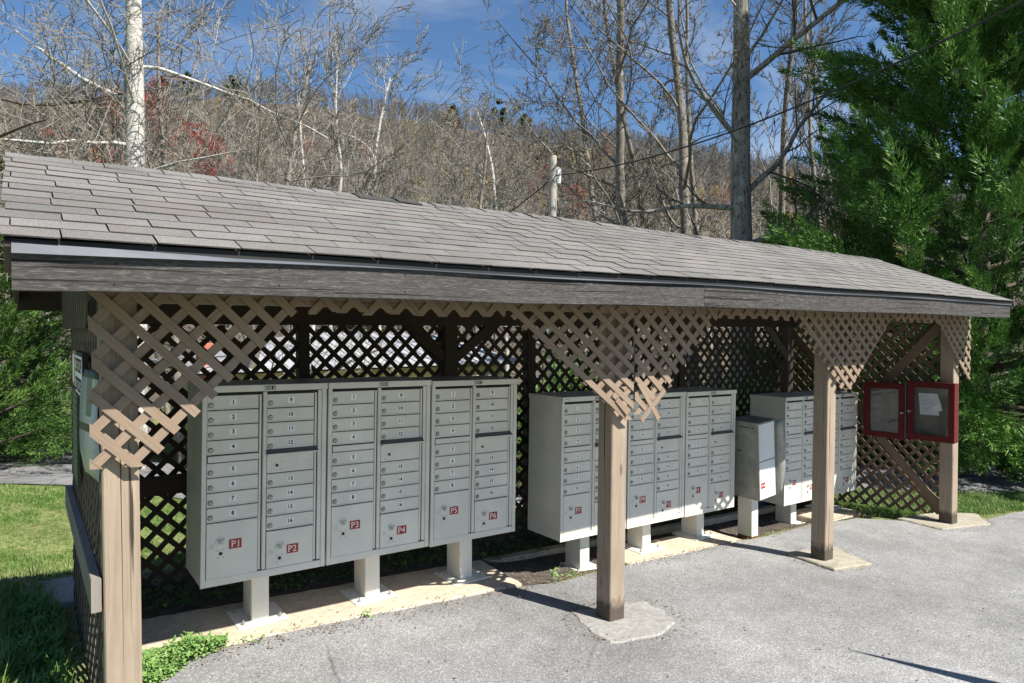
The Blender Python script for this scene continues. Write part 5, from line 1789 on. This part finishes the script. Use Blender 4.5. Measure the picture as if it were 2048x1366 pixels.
# evergreen shrubs behind the back lattice
def shrub(x, y, rx, h, label, seed, mat="shrub", n=4200, leaf=(0.025, 0.05)):
    global RNG
    RNG = np.random.default_rng(seed); random.seed(seed)
    z = G(x, y)
    root = empty("shrub", (x, y, z), label, "shrub", "leafy shrubs behind the back lattice")
    a = RNG.normal(size=(n, 3)); a /= np.linalg.norm(a, axis=1)[:, None]
    rr = RNG.random(n)**0.4
    lump = 1+0.25*np.sin(a[:, 0]*5+seed)*np.sin(a[:, 1]*6)+0.15*np.sin(a[:, 2]*9)
    c = a*rr[:, None]*lump[:, None]*np.array([rx, rx, h/2]) + np.array([0, 0, h/2])
    obj("foliage", fast_mesh("foliage", leaf_quads(c, *leaf), 3, [M[mat]]), None, root)
    m = MB()
    for k in range(7):
        d = Vector((random.uniform(-1,1)*rx*.5, random.uniform(-1,1)*rx*.5, h*.8))
        m.tube([Vector((0,0,-.05)), d*0.5+Vector((.02,0,0)), d], [0.02, 0.012, 0.004], 5, cap=False)
    obj("stem", m, M["bark_dark"], root)
for i, (px, D, rx, h, lb) in enumerate(((1085, 11.5, 0.9, 1.9, "leafy shrub seen through the lattice between BOX C and BOX D"), (1165, 13.0, 1.0, 2.0, "leafy shrub seen through the lattice above BOX D"),
                                        (1370, 13.5, 0.9, 1.5, "round leafy shrub seen through the lattice above BOX E"), (1480, 12.5, 0.8, 1.5, "yellow green shrub seen through the lattice above the bent locker"),
                                        (1750, 14.5, 0.9, 1.3, "low sunlit shrub seen through the end wall lattice"), (1840, 14.0, 0.8, 1.2, "low shrub behind the red notice cabinets"),
                                        (470, 12.0, 0.5, 1.2, "small shrub at the corner of the yellow building"))):
    x, y = at(px, D); shrub(x, y, rx, h, lb, 600+i, mat=("weed" if i in (2, 3) else "shrub"), n=int((2600 if i in (2, 3) else 4200)*rx*rx*1.3))
# white trunk visible through the lattice above the bent locker
x, y = at(1445, 9.6)
bare_tree(x, y, 2.35, 0.11, "short pale topped trunk seen through the lattice above BOX F", 91, "bark_white", "twig", 1, kids=(3,), ratio=0.2, rmin=0.02)

# ------------------------------------------------------------------ grass, ground cover, weeds
def tuft(seed, h, n, spread, w):
    rg = np.random.default_rng(seed)
    vs = []
    for i in range(n):
        p = np.array([rg.normal(0, spread), rg.normal(0, spread), -0.005])
        a = rg.uniform(0, 6.28); d = np.array([math.cos(a), math.sin(a), 0]); s = np.array([-d[1], d[0], 0])
        hh = h*rg.uniform(.5, 1.2); b = hh*rg.uniform(.2, .7); ww = w*rg.uniform(.7, 1.3)
        m1 = p + d*b*0.35 + np.array([0,0,hh*0.65]); t = p + d*b + np.array([0,0,hh])
        vs.append([p-s*ww, p+s*ww, m1+s*ww*.7, m1-s*ww*.7]); vs.append([m1-s*ww*.7, m1+s*ww*.7, t+s*ww*.1, t-s*ww*.1])
    return fast_mesh("tuft", np.array(vs), 4, [M["grass"]])
def in_poly(poly, x, y):
    c = False; n = len(poly)
    for i in range(n):
        x0, y0 = poly[i]; x1, y1 = poly[(i+1)%n]
        if (y0 > y) != (y1 > y) and x < (x1-x0)*(y-y0)/(y1-y0)+x0: c = not c
    return c
def grass():
    rg = np.random.default_rng(77)
    tufts = [tuft(i, 0.045, 16, 0.035, 0.0022) for i in range(4)] + [tuft(10+i, 0.14, 22, 0.035, 0.0028) for i in range(2)]
    pts, scl, rot, idx = [], [], [], []
    def put(x, y, s, k):
        pts.append((x, y, G(x, y))); scl.append(s); rot.append((0, 0, rg.uniform(0, 6.28))); idx.append(k)
    left = [(-3,4.4),(0.18,4.4),(0.18,5.8),(0.5,6.1),(4.5,6.1),(6.5,8.0),(4.8,9.0),(2.4,11.6),(0.2,13.4),(-3,14.6)]
    n = 0
    while n < 19000:
        x, y = rg.uniform(-3, 6.5), rg.uniform(4.4, 14.6)
        if in_poly(left, x, y):
            v = math.sin(x*2.1+1)*math.sin(y*1.7)+0.5*math.sin(x*5.3+y*3.1)
            if v > -0.1 or rg.random() < 0.3:
                put(x, y, rg.uniform(.7, 1.3)*(1.15 if v > .3 else .85), rg.integers(0, 4)); n += 1
            else: n += 0.3
    right = [(8.68,3.78),(9.4,3.5),(10,3.32),(11.2,3.12),(13,2.4),(15,1.9),(15,2.2),(12.4,3.3),(10.1,4.6),(9.0,5.6),(8.0,6.1),(7.4,5.6),(7.9,4.6),(8.25,3.98)]
    n = 0
    while n < 5200:
        x, y = rg.uniform(7.4, 15), rg.uniform(1.8, 6.2)
        if in_poly(right, x, y): put(x, y, rg.uniform(.8, 1.4), rg.integers(0, 4)); n += 1
    # far side of the driveway
    for _ in range(3500):
        x, y = rg.uniform(9.5, 18), rg.uniform(5.2, 10)
        if x*CT+y*ST > 11.6 and y > 9.4-0.33*x: put(x, y, rg.uniform(1, 1.8), rg.integers(0, 4))
    # longer grass in the bottom left corner and along the wall
    for _ in range(700):
        x, y = rg.uniform(-1.2, 0.16), rg.uniform(3.3, 6.0)
        put(x, y, rg.uniform(.5, 1.3), 4+rg.integers(0, 2))
    for _ in range(260):
        x, y = rg.uniform(-0.9, -0.1), rg.uniform(3.9, 4.6)
        put(x, y, rg.uniform(.9, 1.6), 4+rg.integers(0, 2))
    scatter("lawn_grass", pts, scl, rot, idx, tufts, "short patchy lawn grass beside and behind the shelter")
grass()

def leafy(name, label, centers, size, mat, stem=True, hgt=0.12):
    """small leaved plants: clover-like leaves on short stems, one mass"""
    c = np.asarray(centers); n = len(c)
    a = RNG.uniform(0, 6.28, n); tilt = RNG.normal(0, .45, (n, 2))
    u = np.stack([np.cos(a), np.sin(a), tilt[:, 0]], 1); v = np.stack([-np.sin(a), np.cos(a), tilt[:, 1]], 1)
    s = RNG.uniform(size[0], size[1], (n, 1))
    q = np.stack([c-u*s, c+v*s*.62-u*s*0.1, c+u*s, c-v*s*.62-u*s*0.1], 1)
    me = fast_mesh(name, q, 4, [M[mat]])
    o = obj(name, me); o["kind"] = "stuff"; o["label"] = label
    return o
RNG = np.random.default_rng(88)
def heap(poly, n, h, bbox, clump=1.0):
    out = []
    while len(out) < n:
        x, y = RNG.uniform(bbox[0], bbox[1]), RNG.uniform(bbox[2], bbox[3])
        if not in_poly(poly, x, y): continue
        k = 0.45 + 0.55*abs(math.sin(x*9+1)*math.sin(y*11)) 
        out.append((x, y, G(x, y) + h*k*RNG.random()**0.6 + 0.01))
    return out
wp = [(0.43,3.93),(0.56,3.94),(0.74,4.10),(0.96,4.22),(0.98,4.30),(0.75,4.34),(0.45,4.30)]
leafy("leafy_weeds", "bright green leafy weeds in the sun between the left post and BOX A foot", heap(wp, 5200, 0.15, (0.4,1.05,3.75,4.35)), (0.007, 0.014), "weed")
gc = [(-1.3,3.0),(0.16,3.0),(0.17,5.4),(-0.05,5.75),(-0.6,5.6),(-1.6,5.2)]
leafy("ground_cover", "dark leafy ground cover in the shade outside the left wall", heap(gc, 26000, 0.12, (-1.6,0.2,3.0,5.8)), (0.009, 0.019), "cover")
strip = [(0.5,4.95),(3.0,4.95),(8.3,5.1),(8.3,5.75),(0.5,5.8)]
leafy("back_strip_weeds", "low green weeds along the foot of the back lattice", heap(strip, 9000, 0.08, (0.5,8.3,4.9,5.8)), (0.008, 0.018), "shrub")
spots = []
for (x, y, n, h, r) in ((3.40,4.17,60,.11,.03),(3.62,4.22,40,.05,.05),(4.02,4.24,30,.04,.04),(1.84,4.215,26,.06,.02),(1.10,4.24,40,.03,.05),(0.80,3.72,30,.04,.03),(0.62,3.55,24,.03,.03),(7.2,4.12,60,.03,.12),(6.3,4.15,40,.03,.1),(8.3,4.05,60,.03,.12)):
    for _ in range(n):
        spots.append((x+RNG.normal(0, r), y+RNG.normal(0, r*.6), G(x, y)+0.02+h*RNG.random()))
leafy("crack_weeds", "tiny weeds growing in the joint between pavement and slabs", spots, (0.006, 0.014), "weed")
# dead leaves, bark and grit along the pavement edge
lit = []
for _ in range(1500):
    x = RNG.uniform(0.6, 8.2); y = 4.2 + RNG.normal(-0.02, 0.07) + (0.12*RNG.random() if 3.2 < x < 4.3 or 5.9 < x < 7.4 else 0)
    lit.append((x, y, G(x, y)+0.030+0.012*RNG.random()))
for _ in range(1500):
    x = RNG.uniform(3.2, 8.2); y = RNG.uniform(4.2, 5.4)
    if 4.35 < x < 5.86 and y < 4.75: continue
    lit.append((x, y, G(x, y)+0.02+0.01*RNG.random()))
for _ in range(240):
    x = RNG.uniform(0.6, 6.0); y = RNG.uniform(1.6, 4.1)
    lit.append((x, y, G(x, y)+0.027))
for cx_, cy_, rx_, ry_ in ((3.34, 3.32, 0.42, 0.33), (6.03, 3.38, 0.36, 0.32), (8.7, 3.42, 0.55, 0.36)):
    for _ in range(160):
        a_ = RNG.uniform(0, 6.28); q_ = RNG.normal(1.0, .07)
        x = cx_+rx_*q_*math.cos(a_); y = cy_+ry_*q_*math.sin(a_)
        lit.append((x, y, G(x, y)+0.030+0.006*RNG.random()))
for _ in range(120):
    x = 8.02+RNG.normal(0, .12); y = 4.12+RNG.normal(0, .06)
    lit.append((x, y, G(x, y)+0.03+0.02*RNG.random()))
leafy("leaf_litter", "brown dead leaves and bark bits along the pavement edge", lit, (0.004, 0.011), "dead_leaf")
big = [(RNG.uniform(0.4, 0.9)-0.8, RNG.uniform(5.9, 6.6), 0) for _ in range(160)]
leafy("leaf_drift", "drift of dry leaves on the lawn left of the shelter", [(x, y, G(x, y)+0.02) for x, y, _ in big], (0.02, 0.04), "dead_leaf")

# ------------------------------------------------------------------ utility pole and cables
px_, py_ = at(1105, 16.0)
pz = G(px_, py_)
pole = empty("utility_pole", (px_, py_, pz), "weathered grey utility pole standing behind the roof", "utility pole")
m = MB(); m.tube([Vector((0,0,-0.2)), Vector((0,0,5.98-pz))], [0.115, 0.095], 14)
obj("shaft", m, M["pole_wood"], pole)
m = MB(); hh = 5.50-pz
m.cyl((0.135*ST,-0.135*CT,hh-0.16), (0,0,1), 0.06, 0.07, 0.32, 12); m.cyl((0.135*ST,-0.135*CT,hh+0.16), (0,0,1), 0.07, 0.03, 0.05, 12)
obj("insulator", m, M["white_ceramic"], pole)
m = MB(); m.tube([Vector((-0.15*ST,0.15*CT,hh)), Vector((-0.25*ST,0.25*CT,hh-0.02))], [0.02,0.02], 6); m.tube([Vector((-0.1,-0.1,hh+0.1)), Vector((0.02,-0.18,hh+0.3))], [0.015,0.015], 6)
obj("hook", m, M["cable"], pole)
def pt(px, py, D):
    l = (px-1024)/1365*D
    return Vector((D*CT+l*ST, D*ST-l*CT, 1.92+(660-py)/1365*D))
def cable(ends, sag, r, label):
    a, b = ends
    pts = []
    for i in range(25):
        q = i/24
        p = a.lerp(b, q); p = p + Vector((0,0,-sag*4*q*(1-q))); pts.append(p)
    m = MB(); o0 = pts[0].copy()
    m.tube([p-o0 for p in pts], [r]*len(pts), 6)
    o = obj("overhead_cable", m, M["cable"], loc=o0)
    tag(o, label, "cable", "overhead cables on the utility pole")
cable((pt(1112, 352, 15.85), pt(2200, -75, 7.2)), 0.42, 0.014, "thick black cable running from the pole up across the cypress to the right")
cable((pt(1112, 352, 15.85), pt(1010, 432, 20)), 0.02, 0.016, "short black cable dropping left from the pole behind the roof ridge")
cable((pt(1112, 395, 15.9), pt(1560, 220, 14)), 0.25, 0.007, "thin lower cable rising right from the pole through the trees")

# unseen tapered post, made up to cast the shadow streak on the pavement
bx, by = 4.24+0.40/1.255*2.05, 2.26-1.0/1.255*2.05
mp = empty("shadow_caster_post", (bx, by, G(bx, by)), "made-up tapered pointed post outside the frame at right, added to cast a shadow streak", "post")
m = MB(); m.tube([Vector((0,0,-0.05)), Vector((0,0,0.6)), Vector((0,0,1.3)), Vector((0,0,2.10))], [0.09,0.08,0.058,0.003], 8)
obj("shaft", m, M["pole_wood"], mp)
